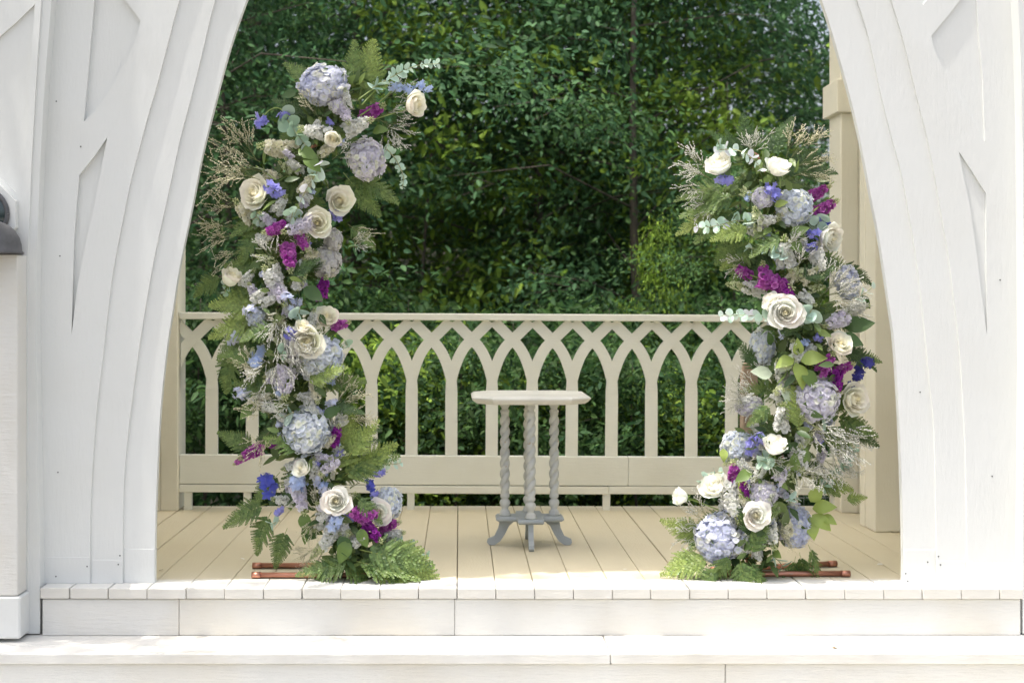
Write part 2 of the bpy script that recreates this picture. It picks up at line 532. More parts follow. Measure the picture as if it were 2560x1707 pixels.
T3_R = [(2303,15),(2288,-2),(2270,-40),(2290,-90),(2330,-40),(2317,-2)]

def half(name, inner, outer, y0, y1, side, holes=(), mat=None, lab=None):
    poly = [FP(*p) for p in dens(inner)]
    o_ = [FP(*p) for p in outer][::-1]
    top = [FP(1335, -1500)]
    full = poly + top + o_
    mb = MB().prism(full, y0, y1, [[FP(*p) for p in h] for h in holes])
    o = gpart(mb, name, mat or M['white'])
    if lab: o['label'] = lab
    return o
for side, (O_, A2, A1, OU, holes) in (('left', (O_L, E2_L, E1_L, OUT_L, [T1_L, T2_L])), ('right', (O_R, E2_R, E1_R, OUT_R, [T1_R, T2_R, T3_R]))):
    half('arch_panel', O_, OU, 5.290, 5.322, side)
    half('arch_band', A2, OU, 5.2795, 5.291, side, holes if side == 'left' else ())
    half('facade_panel', A1, OU, 5.2690, 5.2805, side, holes)
# replacement boards let in at the foot of the arch
for x0, x1, y0, y1, yf in ((103, 228, 1389, 1455, 5.2675), (231, 308, 1397, 1456, 5.278), (310.5, 386, 1371, 1456, 5.2885), (2259, 2337.5, 1373, 1466, 5.2885), (2340, 2412, 1400, 1466, 5.278), (2414, 2550, 1404, 1466, 5.2675)):
    a = FP(x0, y0); b_ = FP(x1, y1)
    gpart(MB().box(a[0], b_[0], yf, yf + 0.006, b_[1], a[1], bev=0.0012), 'patch_board', M['white'])

nh = MB().lathe([(0.0028, 0), (0.0028, 0.0012), (0.0012, 0.002)], 8).mesh('nail_head', M['lamp_grey'])
for x_, y_, yf in ((218, 1415, 5.2672), (140, 1440, 5.2672), (300, 1388, 5.2792), (296, 1410, 5.2777), (90 + 55, 1180, 5.2687), (141, 254, 5.2687), (202, 367, 5.2687), (2346, 1390, 5.2792), (2319, 1404, 5.2882), (2351, 1411, 5.2777), (2264, 1433, 5.2882), (2269, 1452, 5.2882), (2235, 246, 5.2897), (2500, 700, 5.2687), (2480, 1190, 5.2687), (2300, 980, 5.2897), (150, 640, 5.2687)):
    c_ = P(x_, y_, yf)
    o = link(bpy.data.objects.new('nail_head', nh), gaz)
    o.location = Vector((c_.x, yf, c_.z)) + Vector(GO); o.rotation_euler = (math.radians(90), 0, 0)
# piers on both sides, standing on the lower tread
def pier(x_a, x_b, yf, z0, z1, edge):
    poly = [(x_a, z0), (x_b, z0)]
    return MB().box(x_a, x_b, yf, 5.6, z0, z1, bev=0.004)
def pl(px, D): return (px - PX0) / F * D
# left pier: wall sheet, corner batten following the leaning outline, plinth
lean = [(100,1583),(100,1455),(91,900),(89,760),(93,600),(101,400),(111,220),(129,0),(148,-350),(168,-700),(176,-1100)]
inn = [(72,1583),(72,1455),(68,900),(68,760),(72,600),(80,400),(90,220),(104,0),(122,-350),(140,-700),(150,-1100)]
def pp(c, D): return [((x - PX0) / F * D, ZC - (y - PY0) / F * D) for x, y in c]
gpart(MB().prism(pp(lean, 5.205) + pp(inn, 5.205)[::-1], 5.205, 5.30), 'corner_batten', M['white'])
inn2 = [(x - 0.6, y) for x, y in inn]
wall_l = [(-420, 1583)] + inn2 + [(-420, -1100)]
# a pointed recess like the one on the front, partly in view at the edge of the picture
rec = [(-60, 170), (0, 88), (40, 52), (84, 8), (104, -60), (60, -140), (-120, -60), (-160, 90)]
rec = [(-70, 175), (0, 92), (40, 57), (87, 12), (82, 80), (76, 160), (68, 340), (40, 480), (-30, 420), (-110, 300)]
gpart(MB().prism(pp(wall_l, 5.195), 5.195, 5.205, [pp(rec, 5.195)]), 'pier_panel', M['white'])
gpart(MB().prism(pp(wall_l, 5.205), 5.2065, 5.30), 'pier_wall', M['white'])
a = pp([(-420, 1478)], 5.18)[0]; b_ = pp([(71, 1584)], 5.18)[0]
gpart(MB().box(a[0], b_[0], 5.084, 5.1975, b_[1] + 0.004, a[1], bev=0.006), 'plinth', M['white'])
# right pier
r_in = [(2557,1583),(2556,1440),(2561,900),(2559,600),(2556,300),(2551,130),(2545,0),(2535,-300),(2530,-1100)]
gpart(MB().prism(pp(r_in, 5.2) + pp([(3000, -1100), (3000, 1583)], 5.2), 5.2, 5.30), 'pier_wall', M['white'])

# posts inside: front face with vertical boards, capital block
def post(x0, x1, D0, D1, z1, cap_z=None, grooves=0, name='post'):
    po = gpart(MB().box(x0, x1, D0, D1, 0.0015, z1, bev=0.004), name, M['warm_shade_v'])
    if grooves:
        w = (x1 - x0) / grooves
        for i in range(grooves):
            MB().box(x0 + i * w + 0.0016, x0 + (i + 1) * w - 0.0016, D0 - 0.008, D0 + 0.002, 0.0025, (cap_z or z1) - 0.003, bev=0.002).build('board', M['warm_shade_v'], po, fix=True)
    if cap_z is not None:
        MB().box(x0 - 0.026, x1 + 0.026, D0 - 0.035, D1 + 0.03, cap_z, cap_z + 0.165, bev=0.004).build('capital', M['warm_shade_v'], po, fix=True)
    return po
capz = P(0, 283, 7.08).z
post(pl(2099, 7.1), pl(2099, 7.1) + 0.26, 7.085, 7.30, 2.95, capz, 3)
post(pl(446, 7.17) - 0.26, pl(446, 7.17), 7.16, 7.36, 2.95, capz, 3)
post(pl(2187, 6.47), pl(2187, 6.47) + 0.42, 6.47, 6.62, 2.95)
post(pl(2172, 6.55) , pl(2187, 6.47) + 0.40, 6.621, 6.70, 2.95)
post(pl(425, 6.3) - 0.75, pl(330, 6.3), 6.47, 6.62, 2.95)

for xw, yA, yB in ((-1.95, 5.33, 7.1), (2.43, 5.33, 7.1)):  # walls added out of view to keep sun from entering at the sides
    gpart(MB().box(xw - 0.02, xw, yA, yB, 0.002, 2.77), 'sun_block_wall', M['warm_shade_v'])
# roof out of view: translucent leaves added to light the interior, rafters, tie beams
rz0, rz1 = 2.95, 4.25
xl_, xr_, xm = -1.95, 2.45, 0.25
for sx, xe in ((-1, xl_), (1, xr_)):
    poly = [(xm, rz1), (xe + sx * 0.12, rz0 - 0.03), (xe + sx * 0.12, rz0 + 0.03), (xm, rz1 + 0.07)]
    gpart(MB().add([(xm, 5.325, rz1), (xe + sx * 0.12, 5.325, rz0), (xe + sx * 0.12, 7.75, rz0), (xm, 7.75, rz1)], [(0, 1, 2, 3)]), 'translucent_fill_roof', M['fill_roof'])
    for yb in (5.45, 6.2, 6.95, 7.65):
        gpart(MB().prism([(xm - sx * 0.02, rz1 - 0.015), (xe, rz0 - 0.015), (xe, rz0 - 0.075), (xm - sx * 0.02, rz1 - 0.085)], yb, yb + 0.045), 'rafter', M['cream'])
    gpart(MB().box(min(xe, xe - sx * 0.12), max(xe, xe - sx * 0.12), 5.33, 7.55, rz0 - 0.17, rz0 - 0.035), 'eave_beam', M['cream'])
gpart(MB().box(xl_ + 0.125, xr_ - 0.125, 7.34, 7.46, rz0 - 0.16, rz0 - 0.04), 'tie_beam', M['cream'])

# ------------------------------------------------------------------ railing at the back of the deck
DR = 7.2
rail = empty('railing', (pl(1150, DR), DR, 0))
rail.rotation_euler = (0, math.radians(0.28), 0)
tag(rail, 'warm shaded white wooden railing of interlaced pointed arches across the back of the deck', 'railing')
rx0, rx1 = pl(449, DR), pl(2096, DR)
def rp(mb, name, lab=None):
    o = mb.build(name, M['cream'], rail, fix=True)
    if lab: o['label'] = lab
    return o
rp(MB().box(rx0, rx1, -0.035, 0.055, 0.957, 0.992, bev=0.004), 'top_rail')
for xa, xb, dy in ((rx0, pl(1569, DR), 0.0), (pl(1569, DR) + 0.0015, rx1, 0.0025)):
    rp(MB().box(xa, xb, -0.012 + dy, 0.03, 0.1262, 0.273, bev=0.003), 'bottom_board')
for xa, xb, dz in ((rx0, pl(985, DR), 0.0), (pl(985, DR) + 0.001, pl(1520, DR), -0.0012), (pl(1520, DR) + 0.001, rx1, 0.0006)):
    rp(MB().box(xa, xb, -0.016, 0.03, 0.084 + dz, 0.1225 + dz, bev=0.003), 'bottom_rail')
BP = 99.9 / F * DR
bx0 = pl(928.5, DR)
path = [(-0.004, .60), (0.0, .64), (.009, .69), (.0225, .734), (.043, .783), (.070, .826), (.1014, .858), (.150, .9065), (.2027, .9585)]
def strip(mirror, w):
    pts = dens(path, 4)
    L_, R_ = [], []
    for i, p in enumerate(pts):
        a = Vector(pts[max(i - 1, 0)]); b = Vector(pts[min(i + 1, len(pts) - 1)])
        t = (b - a).normalized(); nrm = Vector((-t.y, t.x))
        wi = w * (0.75 + 0.25 * min(1, i / 8))
        l = Vector(p) + nrm * wi / 2; r = Vector(p) - nrm * wi / 2
        L_.append((l.x, min(l.y, 0.9585))); R_.append((r.x, min(r.y, 0.9585)))
    poly = L_ + R_[::-1]
    if mirror: poly = [(-x, z) for x, z in poly]
    return poly
bal = None
for k in range(-5, 13):
    x = bx0 + k * BP
    if x < rx0 - 0.11 or x > rx1 + 0.11: continue
    jx = random.uniform(-0.0015, 0.0015)
    mb = MB()
    def clip(poly):
        return [(min(max(px_, rx0 + 0.001 - x), rx1 - 0.001 - x), z) for px_, z in poly]
    if rx0 + 0.02 < x < rx1 - 0.02:
        mb.prism(clip([(-0.031, 0.273), (0.031, 0.273), (0.0305, 0.60), (0.024, 0.70), (0, 0.742), (-0.024, 0.70), (-0.0305, 0.60)]), 0.0, 0.022)
    for mir in (False, True):
        poly = clip(strip(mir, 0.054))
        if max(p[0] for p in poly) - min(p[0] for p in poly) > 0.03:
            # keep pieces that are really between the posts
            mb.prism(poly, 0.0015 if mir else -0.0015, 0.0235 if mir else 0.0205)
    if mb.v:
        o = rp(mb, 'baluster'); o.location = (x + jx, random.uniform(-0.0008, 0.0008), 0); o.rotation_euler = (0, math.radians(random.uniform(-0.25, 0.25)), 0)
for px in (618, 1027, 1516, 1985, 470, 2090):
    x = pl(px, DR)
    rp(MB().box(x - 0.018, x + 0.018, -0.008, 0.028, -0.03, 0.0835), 'short_post')

# ------------------------------------------------------------------ little table
tab = empty('pedestal_table', (pl(1323, 6.15), 6.13, 0))
tag(tab, 'small whitewashed table with barley twist legs in front of the railing', 'table')
tz = 0.652
def ngon(h, c): return [(h, -h + c), (h, h - c), (h - c, h), (-h + c, h), (-h, h - c), (-h, -h + c), (-h + c, -h), (h - c, -h)]
def slab(levels):
    v, f = [], []
    for h, c, z in levels:
        v += [(x, y, z) for x, y in ngon(h, c)]
    for i in range(len(levels) - 1):
        for k in range(8):
            f.append((i * 8 + k, i * 8 + (k + 1) % 8, (i + 1) * 8 + (k + 1) % 8, (i + 1) * 8 + k))
    f.append(tuple(range(8))[::-1]); f.append(tuple((len(levels) - 1) * 8 + k for k in range(8)))
    return MB().add(v, f)
slab([(0.225, 0.076, 0), (0.240, 0.081, 0.010), (0.250, 0.085, 0.021), (0.250, 0.085, 0.026), (0.238, 0.08, 0.034)]).build('table_top', M['table_top'], tab, loc=(0, 0, tz - 0.034), fix=True)
pz = 0.128     # top of the base plate
def twist_leg():
    mb = MB()
    n = 18
    ztop = tz - 0.034 - pz
    za, zb = 0.088, ztop - 0.045
    prof = [(0.026, 0.0), (0.027, 0.006), (0.022, 0.010), (0.023, 0.017), (0.016, 0.024), (0.013, 0.030), (0.0195, 0.042), (0.0235, 0.054), (0.0195, 0.066), (0.013, 0.072), (0.019, 0.077), (0.020, 0.082), (0.020, za)]
    v, f = [], []
    rings = []
    for r, z in prof: rings.append([(r * math.cos(2 * math.pi * k / n), r * math.sin(2 * math.pi * k / n), z) for k in range(n)])
    m = 96
    for i in range(1, m):
        z = za + (zb - za) * i / m
        ring = []
        e = min(1, i / 6, (m - i) / 6)
        for k in range(n):
            th = 2 * math.pi * k / n
            ph = 2 * th - (z - za) * 2 * math.pi / 0.0455
            r = 0.0175 + e * 0.0062 * (abs(math.cos(ph / 2)) ** 0.6 * 2 - 1.30)
            ring.append((r * math.cos(th), r * math.sin(th), z))
        rings.append(ring)
    for r, z in [(0.020, zb), (0.020, zb + 0.006), (0.0145, zb + 0.012), (0.0145, zb + 0.016), (0.021, zb + 0.028), (0.017, zb + 0.038), (0.016, ztop + 0.002)]:
        rings.append([(r * math.cos(2 * math.pi * k / n), r * math.sin(2 * math.pi * k / n), z) for k in range(n)])
    for r in rings: v += r
    for i in range(len(rings) - 1):
        for k in range(n):
            f.append((i * n + k, i * n + (k + 1) % n, (i + 1) * n + (k + 1) % n, (i + 1) * n + k))
    f.append(tuple(range(n))[::-1]); f.append(tuple((len(rings) - 1) * n + k for k in range(n)))
    return mb.add(v, f).mesh('leg', M['table'], smooth=True)
lm = twist_leg()
LEGR = 0.106
for k in range(4):
    an = -math.pi / 2 + k * math.pi / 2
    o = link(bpy.data.objects.new('leg', lm), tab)
    o.location = (LEGR * math.cos(an), LEGR * math.sin(an), pz); o.rotation_euler = (0, 0, an)
# cross shaped base plate with moulded edge
cr = []
for k in range(4):
    an = -math.pi / 2 + k * math.pi / 2
    for r, da in ((0.155, -0.36), (0.155, 0.36), (0.085, math.pi / 4)):
        cr.append((r * math.cos(an + da), r * math.sin(an + da)))
v = []; f = []
for s_, z in ((0.93, pz - 0.020), (1.0, pz - 0.013), (1.0, pz - 0.007), (0.95, pz)):
    v += [(x * s_, y * s_, z) for x, y in cr]
for i in range(3):
    for k in range(12):
        f.append((i * 12 + k, i * 12 + (k + 1) % 12, (i + 1) * 12 + (k + 1) % 12, (i + 1) * 12 + k))
f.append(tuple(range(12))[::-1]); f.append(tuple(36 + k for k in range(12)))
MB().add(v, f).build('base_plate', M['table_base'], tab, fix=True)
fp = [(0.062, 0.107), (0.128, 0.107), (0.134, 0.075), (0.150, 0.040), (0.180, 0.026), (0.183, 0.012), (0.174, 0.0015), (0.150, 0.0015), (0.126, 0.018), (0.106, 0.048), (0.088, 0.084)]
fm = MB().prism(fp, -0.011, 0.011).mesh('foot', M['table_base']); fix_normals(fm)
for k in range(4):
    o = link(bpy.data.objects.new('foot', fm), tab)
    o.rotation_euler = (0, 0, -math.pi / 2 + k * math.pi / 2)

# ------------------------------------------------------------------ wall lamp at the edge of the pier
lx, lz = pp([(-38, 632)], 5.12)[0]
lamp = empty('wall_lamp', (lx, 5.10, lz))
tag(lamp, 'dark grey domed metal lamp on the white pier beside the arch', 'lamp')
R_ = 0.136
prof = [(R_ + 0.006, -0.004), (R_ + 0.006, 0.002), (R_, 0.006), (R_ * 0.985, 0.03), (R_ * 0.93, 0.056), (R_ * 0.82, 0.08), (R_ * 0.66, 0.099), (R_ * 0.45, 0.112), (R_ * 0.2, 0.118), (0.02, 0.12)]
MB().lathe(prof, 32).build('lamp_shade', M['lamp_grey'], lamp, smooth=True, fix=True)
ring = MB().tube([(0.088 * math.cos(t), -0.0, 0.088 * math.sin(t)) for t in np.linspace(0, 2 * math.pi, 33)], 0.009, 8, caps=False)
rg = ring.build('lens_rim', M['lamp_grey'], lamp, smooth=True, loc=(-0.018, 0.055, 0.142))
MB().add([(0.086 * math.cos(2 * math.pi * k / 28), -0.012 * 0, 0.086 * math.sin(2 * math.pi * k / 28)) for k in range(28)] + [(0, -0.03, 0)], [(k, (k + 1) % 28, 28) for k in range(28)]).build('lens', M['lamp_glass'], lamp, smooth=True, loc=(-0.018, 0.056, 0.142), fix=True)
MB().prism([(0.125 * math.cos(math.pi / 8 + k * math.pi / 4), 0.125 * math.sin(math.pi / 8 + k * math.pi / 4)) for k in range(8)], 0.062, 0.094).build('mounting_plate', M['white'], lamp, loc=(-0.018, 0, 0.142), fix=True)
MB().box(-0.5, 0.128, -0.01, 0.0945, -1.228, -0.006, bev=0.004).build('lamp_box', M['white_h'], lamp, fix=True)
#==FLOWERS==
# ------------------------------------------------------------------ flowers: templates
def lerp3(a, b, t): return tuple(a[i] + (b[i] - a[i]) * t for i in range(3))

def jit(c, a=0.06):
    return tuple(max(0, x * (1 + random.uniform(-a, a))) for x in c)

def petal_grid(o_, th0, half, R_tip, H, curl, n_u=7, n_t=7, wav=0.0, seed=0, close=0.0):
    """one rose petal: a strip of a cup, rounded at the top, lip rolled out"""
    rr = random.Random(seed)
    ph = rr.uniform(0, 6)
    v, f = [], []
    for j in range(n_t):
        t = j / (n_t - 1)
        w = (0.45 + 0.55 * min(1, t / 0.55)) if t < 0.62 else math.sqrt(max(0.0, 1 - ((t - 0.62) / 0.40) ** 2)) * 0.98 + 0.02
        for i in range(n_u):
            u = -1 + 2 * i / (n_u - 1)
            r = 0.10 + (R_tip - 0.10) * math.sin(min(1, t * 1.05) * math.pi / 2) ** 0.75
            z = -0.82 + (H + 0.82) * t ** 1.15
            e = max(0, t - 0.68) / 0.32
            r += curl * e * e * 0.30
            r *= 1 - close * e
            z -= curl * e * e * 0.16
            z += wav * 0.05 * math.sin(3.1 * u + ph) * t + 0.04 * (1 - u * u) * t
            r *= 1 + 0.07 * u + wav * 0.04 * math.cos(2.3 * u + ph) * t
            a = th0 + u * half * w
            v.append((r * math.cos(a), r * math.sin(a), z))
    for j in range(n_t - 1):
        for i in range(n_u - 1):
            a = j * n_u + i
            f.append((a, a + 1, a + n_u + 1, a + n_u))
    return v, f

STEM_G = (0.16, 0.24, 0.07)
class RoseKind:
    def __init__(s, col, openness, seed):
        random.seed(seed)
        warm = (col[0] * 1.0, col[1] * 0.96, col[2] * 0.80)
        mb = MB()
        k = 0
        ga = 2.39996
        # tight spiral heart
        for q in range(12):
            o_ = q / 12
            rt = 0.06 + 0.40 * o_
            H = 0.30 - 0.02 * o_ + random.uniform(-0.02, 0.02)
            v, f = petal_grid(o_, k * ga, 1.9 - 0.65 * o_, rt, H, 0.03 + 0.16 * o_, 8, 6, 0.25, seed * 100 + q, close=max(0, 0.75 - 1.5 * o_))
            mb.add(v, f, lerp3(warm, col, min(1, o_ * 1.3))); k += 1
        mb.lathe([(0.02, -0.8), (0.10, -0.6), (0.07, -0.1), (0.03, 0.14), (0.005, 0.17)], 8, warm)
        # calyx and stub of stem
        mb.lathe([(0.02, -1.9), (0.06, -1.88), (0.06, -1.05), (0.14, -0.95), (0.20, -0.82), (0.12, -0.70)], 8, STEM_G)
        for q in range(5):
            a = q * 2 * math.pi / 5
            d = Vector((math.cos(a), math.sin(a), 0)); pdir = Vector((-d.y, d.x, 0))
            b0 = d * 0.16 + Vector((0, 0, -0.86)); tip = d * 0.52 + Vector((0, 0, -0.92))
            mb.add([b0 + pdir * 0.08, b0 - pdir * 0.08, tip], [(0, 1, 2)], (0.20, 0.30, 0.09))
        s.heart = mb.mesh('rose', M['petal'], smooth=True)
        s.petals = []
        n_out = 12 if openness > 0.6 else 8
        for q in range(n_out):
            o_ = (q + 1) / n_out
            rt = 0.48 + 0.46 * openness * o_ ** 0.9
            H = 0.29 - 0.26 * openness * o_ ** 1.2 + random.uniform(-0.03, 0.03)
            v, f = petal_grid(o_, k * ga, 1.30 - 0.25 * o_, rt, H, (0.10 + 0.42 * o_ * random.uniform(0.5, 1.3)) * openness, 8, 7, 0.8, seed * 100 + 50 + q)
            m2 = MB().add(v, f, jit(col, 0.03)); k += 1
            s.petals.append(m2.mesh('petal', M['petal'], smooth=True))

    def place(s, parent, pos, R3, rad, label=None):
        o = link(bpy.data.objects.new('rose', s.heart), parent)
        m4 = R3.to_4x4(); m4.translation = pos
        o.matrix_local = m4 @ Matrix.Diagonal((rad, rad, rad, 1))
        if label: o['label'] = label
        for pm in s.petals:
            link(bpy.data.objects.new('petal', pm), o)
        return o

CREAM = (0.98, 0.96, 0.86)
IVORY = (0.96, 0.955, 0.90)
ROSES = {('c', 0): RoseKind(CREAM, 1.0, 1), ('c', 1): RoseKind(CREAM, 0.82, 2), ('c', 2): RoseKind(CREAM, 0.45, 3),
         ('w', 0): RoseKind(IVORY, 1.0, 4), ('w', 1): RoseKind(IVORY, 0.82, 5), ('w', 2): RoseKind(IVORY, 0.45, 6)}


def petal_template(l, w, cup=0.15, tip=0.0, base=0.05):
    """rounded petal lying along +x from the origin (fan of triangles)"""
    out = [(base * 0.3, 0, 0), (l * 0.30, w * 0.38, cup * 0.25), (l * 0.68, w * 0.5, cup * 0.7), (l * 0.93, w * 0.26, cup), (l * (1 + tip), 0, cup * 1.0),
           (l * 0.93, -w * 0.26, cup), (l * 0.68, -w * 0.5, cup * 0.7), (l * 0.30, -w * 0.38, cup * 0.25), (l * 0.6, 0, cup * 0.32)]
    tri = [(8, i, i + 1) for i in range(0, 7)] + [(8, 7, 0)]
    return np.array(out), np.array(tri)

def floret(n, l, w, cup, tip=0.0, eye=None):
    Vs, Ts, Cs = [], [], []
    pv, pt = petal_template(l, w, cup, tip)
    for k in range(n):
        a = 2 * math.pi * k / n
        R = np.array([[math.cos(a), -math.sin(a), 0], [math.sin(a), math.cos(a), 0], [0, 0, 1]])
        v = pv @ R.T
        v[:, 2] += 0.02 * (k % 2)
        Vs.append(v); Ts.append(pt + 9 * k)
        shade = np.ones((9, 3)); shade[0] = eye if eye is not None else (1, 1, 1)
        Cs.append(shade)
    return np.concatenate(Vs), np.concatenate(Ts), np.concatenate(Cs)

FL_HYD = floret(4, 0.5, 0.56, 0.08, 0.0, (0.85, 0.9, 0.7))
FL_STOCK = floret(5, 0.5, 0.48, 0.28, 0.0, (0.9, 1.0, 0.75))
FL_STOCK2 = floret(6, 0.42, 0.44, 0.5, 0.0, (0.8, 0.8, 0.6))
FL_DELPH = floret(5, 0.55, 0.42, 0.06, 0.12, (0.9, 1.0, 1.1))


def hydrangea_mesh(c1, c2, c3, seed, n=300, squash=(1, 1, 0.8)):
    rng = np.random.default_rng(seed)
    i = np.arange(n) + 0.5
    cz = 1 - 1.55 * i / n
    th = i * 2.39996
    s_ = np.sqrt(1 - cz ** 2)
    N = np.stack([s_ * np.cos(th), s_ * np.sin(th), cz], 1)
    N += rng.normal(0, 0.09, N.shape); N /= np.linalg.norm(N, axis=1, keepdims=True)
    bump = 1 + 0.07 * np.sin(N[:, 0] * 5 + seed) * np.cos(N[:, 1] * 4 + seed) + rng.normal(0, 0.05, n)
    pos = N * (0.86 * bump)[:, None] * np.array(squash)
    NN = N + rng.normal(0, 0.30, N.shape)
    k = np.clip(0.5 + 0.35 * np.sin(N[:, 0] * 2.4 + seed * 1.7) + rng.normal(0, 0.22, n), 0, 1)
    col = np.array(c1)[None] * (1 - k)[:, None] + np.array(c2)[None] * k[:, None]
    g = (rng.random(n) < 0.18)[:, None]
    col = np.where(g, np.array(c3)[None], col) * rng.uniform(0.9, 1.06, (n, 1))
    a = scatter(FL_HYD[0], FL_HYD[1], pos, frames(NN, rng.uniform(0, 6.28, n)), rng.uniform(0.22, 0.34, n), col, FL_HYD[2])
    # leafy core and stem so that gaps stay dark green
    m = 60
    Nc = rng.normal(0, 1, (m, 3)); Nc /= np.linalg.norm(Nc, axis=1, keepdims=True)
    b = scatter(*LEAF_S[:2], Nc * 0.55 * np.array(squash), frames(rng.normal(0, 1, (m, 3)), rng.uniform(0, 6, m)), rng.uniform(0.35, 0.6, m), np.tile(np.array([[0.10, 0.16, 0.05]]), (m, 1)))
    m2 = 130
    i2 = np.arange(m2) + 0.5; cz2 = 1 - 1.6 * i2 / m2; th2 = i2 * 2.39996 + 1.0; s2 = np.sqrt(1 - cz2 ** 2)
    N2 = np.stack([s2 * np.cos(th2), s2 * np.sin(th2), cz2], 1)
    k2 = rng.random(m2)[:, None]
    c_in = np.array(c1)[None] * (1 - k2) + np.array(c2)[None] * k2
    inner = scatter(FL_HYD[0], FL_HYD[1], N2 * 0.74 * np.array(squash), frames(N2 + rng.normal(0, 0.15, N2.shape), rng.uniform(0, 6, m2)), np.full(m2, 0.40), c_in * 0.97, FL_HYD[2])
    V, T, C = join_arrays([a, inner, b])
    return fast_mesh('hydrangea', V, T, C, M['petal'])

# a plain pointed leaf, 1 long, along +x, lying in xy
def leaf_template(w=0.5, fold=0.08, droop=0.12, n=5):
    v = [(0, 0, 0)]
    for i in range(1, n):
        t = i / n
        ww = w * 0.5 * math.sin(math.pi * t ** 0.8)
        z = -droop * t * t
        v += [(t, ww, z + fold * ww / (w * 0.5)), (t, 0, z), (t, -ww, z + fold * ww / (w * 0.5))]
    v.append((1, 0, -droop))
    f = [(0, 2, 1), (0, 3, 2)]
    for i in range(n - 2):
        a = 1 + 3 * i
        f += [(a, a + 1, a + 4), (a, a + 4, a + 3), (a + 1, a + 2, a + 5), (a + 1, a + 5, a + 4)]
    a = 1 + 3 * (n - 2); e = len(v) - 1
    f += [(a, a + 1, e), (a + 1, a + 2, e)]
    return np.array(v, dtype=float), np.array(f)
LEAF_S = leaf_template(0.45, 0.05, 0.10, 4)
LEAF_B = leaf_template(0.62, 0.07, 0.16, 6)

def stock_mesh(c1, c2, seed, n=64, length=1.0, double=True, buds=True, budcol=(0.62, 0.66, 0.38)):
    """a flower spike along +z: ruffled florets round a stem, green buds at the tip"""
    rng = np.random.default_rng(seed)
    t = np.linspace(0, 1, n)
    th = np.arange(n) * 2.39996 + rng.normal(0, 0.3, n)
    rad = 0.36 * (1 - 0.45 * t) * rng.uniform(0.75, 1.1, n)
    pos = np.stack([rad * np.cos(th), rad * np.sin(th), (t - 0.5) * 1.25 * length + rng.normal(0, 0.05, n)], 1)
    N = np.stack([np.cos(th), np.sin(th), 0.25 + 0.8 * t], 1) + rng.normal(0, 0.25, (n, 3))
    k = rng.random(n)[:, None]
    col = (np.array(c1)[None] * (1 - k) + np.array(c2)[None] * k) * rng.uniform(0.85, 1.08, (n, 1))
    FT = FL_STOCK2 if double else FL_STOCK
    parts = [scatter(FL_STOCK[0], FL_STOCK[1], pos, frames(N, rng.uniform(0, 6.28, n)), rng.uniform(0.28, 0.44, n) * (1 - 0.25 * t), col, FL_STOCK[2])]
    parts.append(scatter(FL_STOCK2[0], FL_STOCK2[1], pos * 1.04, frames(N, rng.uniform(0, 6.28, n)), rng.uniform(0.15, 0.26, n) * (1 - 0.3 * t), col * 0.93, FL_STOCK2[2]))
    if buds:
        m = 14
        tb = np.linspace(0, 1, m); thb = np.arange(m) * 2.4
        pb = np.stack([0.11 * (1 - 0.6 * tb) * np.cos(thb), 0.11 * (1 - 0.6 * tb) * np.sin(thb), 0.66 * length + 0.34 * tb], 1)
        Nb = np.stack([np.cos(thb), np.sin(thb), 1.2 + 0 * thb], 1)
        ov = np.array([(0, 0, 0), (0.06, 0, 0.07), (0, 0.06, 0.07), (-0.06, 0, 0.07), (0, -0.06, 0.07), (0, 0, 0.18)])
        ot = np.array([(0, 2, 1), (0, 3, 2), (0, 4, 3), (0, 1, 4), (5, 1, 2), (5, 2, 3), (5, 3, 4), (5, 4, 1)])
        parts.append(scatter(ov, ot, pb, frames(Nb, thb), np.linspace(1.1, 0.7, m), np.tile(np.array([budcol]), (m, 1)) * rng.uniform(0.8, 1.1, (m, 1))))
    st = MB().tube([(0, 0, -1.1), (0, 0, 0), (0.01, 0, 0.98 * length)], [0.035, 0.035, 0.02], 5)
    sv = np.array(st.v); stt = []
    for q in st.f:
        for j in range(1, len(q) - 1): stt.append((q[0], q[j], q[j + 1]))
    parts.append((sv, np.array(stt), np.tile(np.array([[0.30, 0.38, 0.14]]), (len(sv), 1))))
    V, T, C = join_arrays(parts)
    return fast_mesh('stock_flower', V, T, C, M['petal'])

def delph_mesh(c1, c2, seed, n=11):
    rng = np.random.default_rng(seed)
    t = np.linspace(0, 1, n)
    th = np.arange(n) * 2.39996 + rng.normal(0, 0.4, n)
    rad = 0.42 * (1 - 0.3 * t) * rng.uniform(0.6, 1.15, n)
    pos = np.stack([rad * np.cos(th), rad * np.sin(th), (t - 0.5) * 1.3], 1)
    N = np.stack([np.cos(th), np.sin(th), 0.35 + 0.5 * t], 1) + rng.normal(0, 0.3, (n, 3))
    k = rng.random(n)[:, None]
    col = np.array(c1)[None] * (1 - k) + np.array(c2)[None] * k
    parts = [scatter(FL_DELPH[0], FL_DELPH[1], pos, frames(N, rng.uniform(0, 6.28, n)), rng.uniform(0.55, 0.8, n), col, FL_DELPH[2]),
             scatter(FL_DELPH[0], FL_DELPH[1], pos + N * 0.05, frames(N, rng.uniform(0, 6.28, n)), rng.uniform(0.3, 0.45, n), col * 1.05, FL_DELPH[2])]
    st = MB()
    st.tube([(0, 0, -1.3), (0, 0, 0), (0, 0, 0.8)], [0.04, 0.035, 0.02], 5)
    for p in pos: st.tube([(0, 0, p[2] - 0.15), tuple(p)], [0.018, 0.014], 3)
    sv = np.array(st.v); stt = []
    for q in st.f:
        for j in range(1, len(q) - 1): stt.append((q[0], q[j], q[j + 1]))
    parts.append((sv, np.array(stt), np.tile(np.array([[0.30, 0.40, 0.12]]), (len(sv), 1))))
    V, T, C = join_arrays(parts)
    return fast_mesh('delphinium', V, T, C, M['petal'])

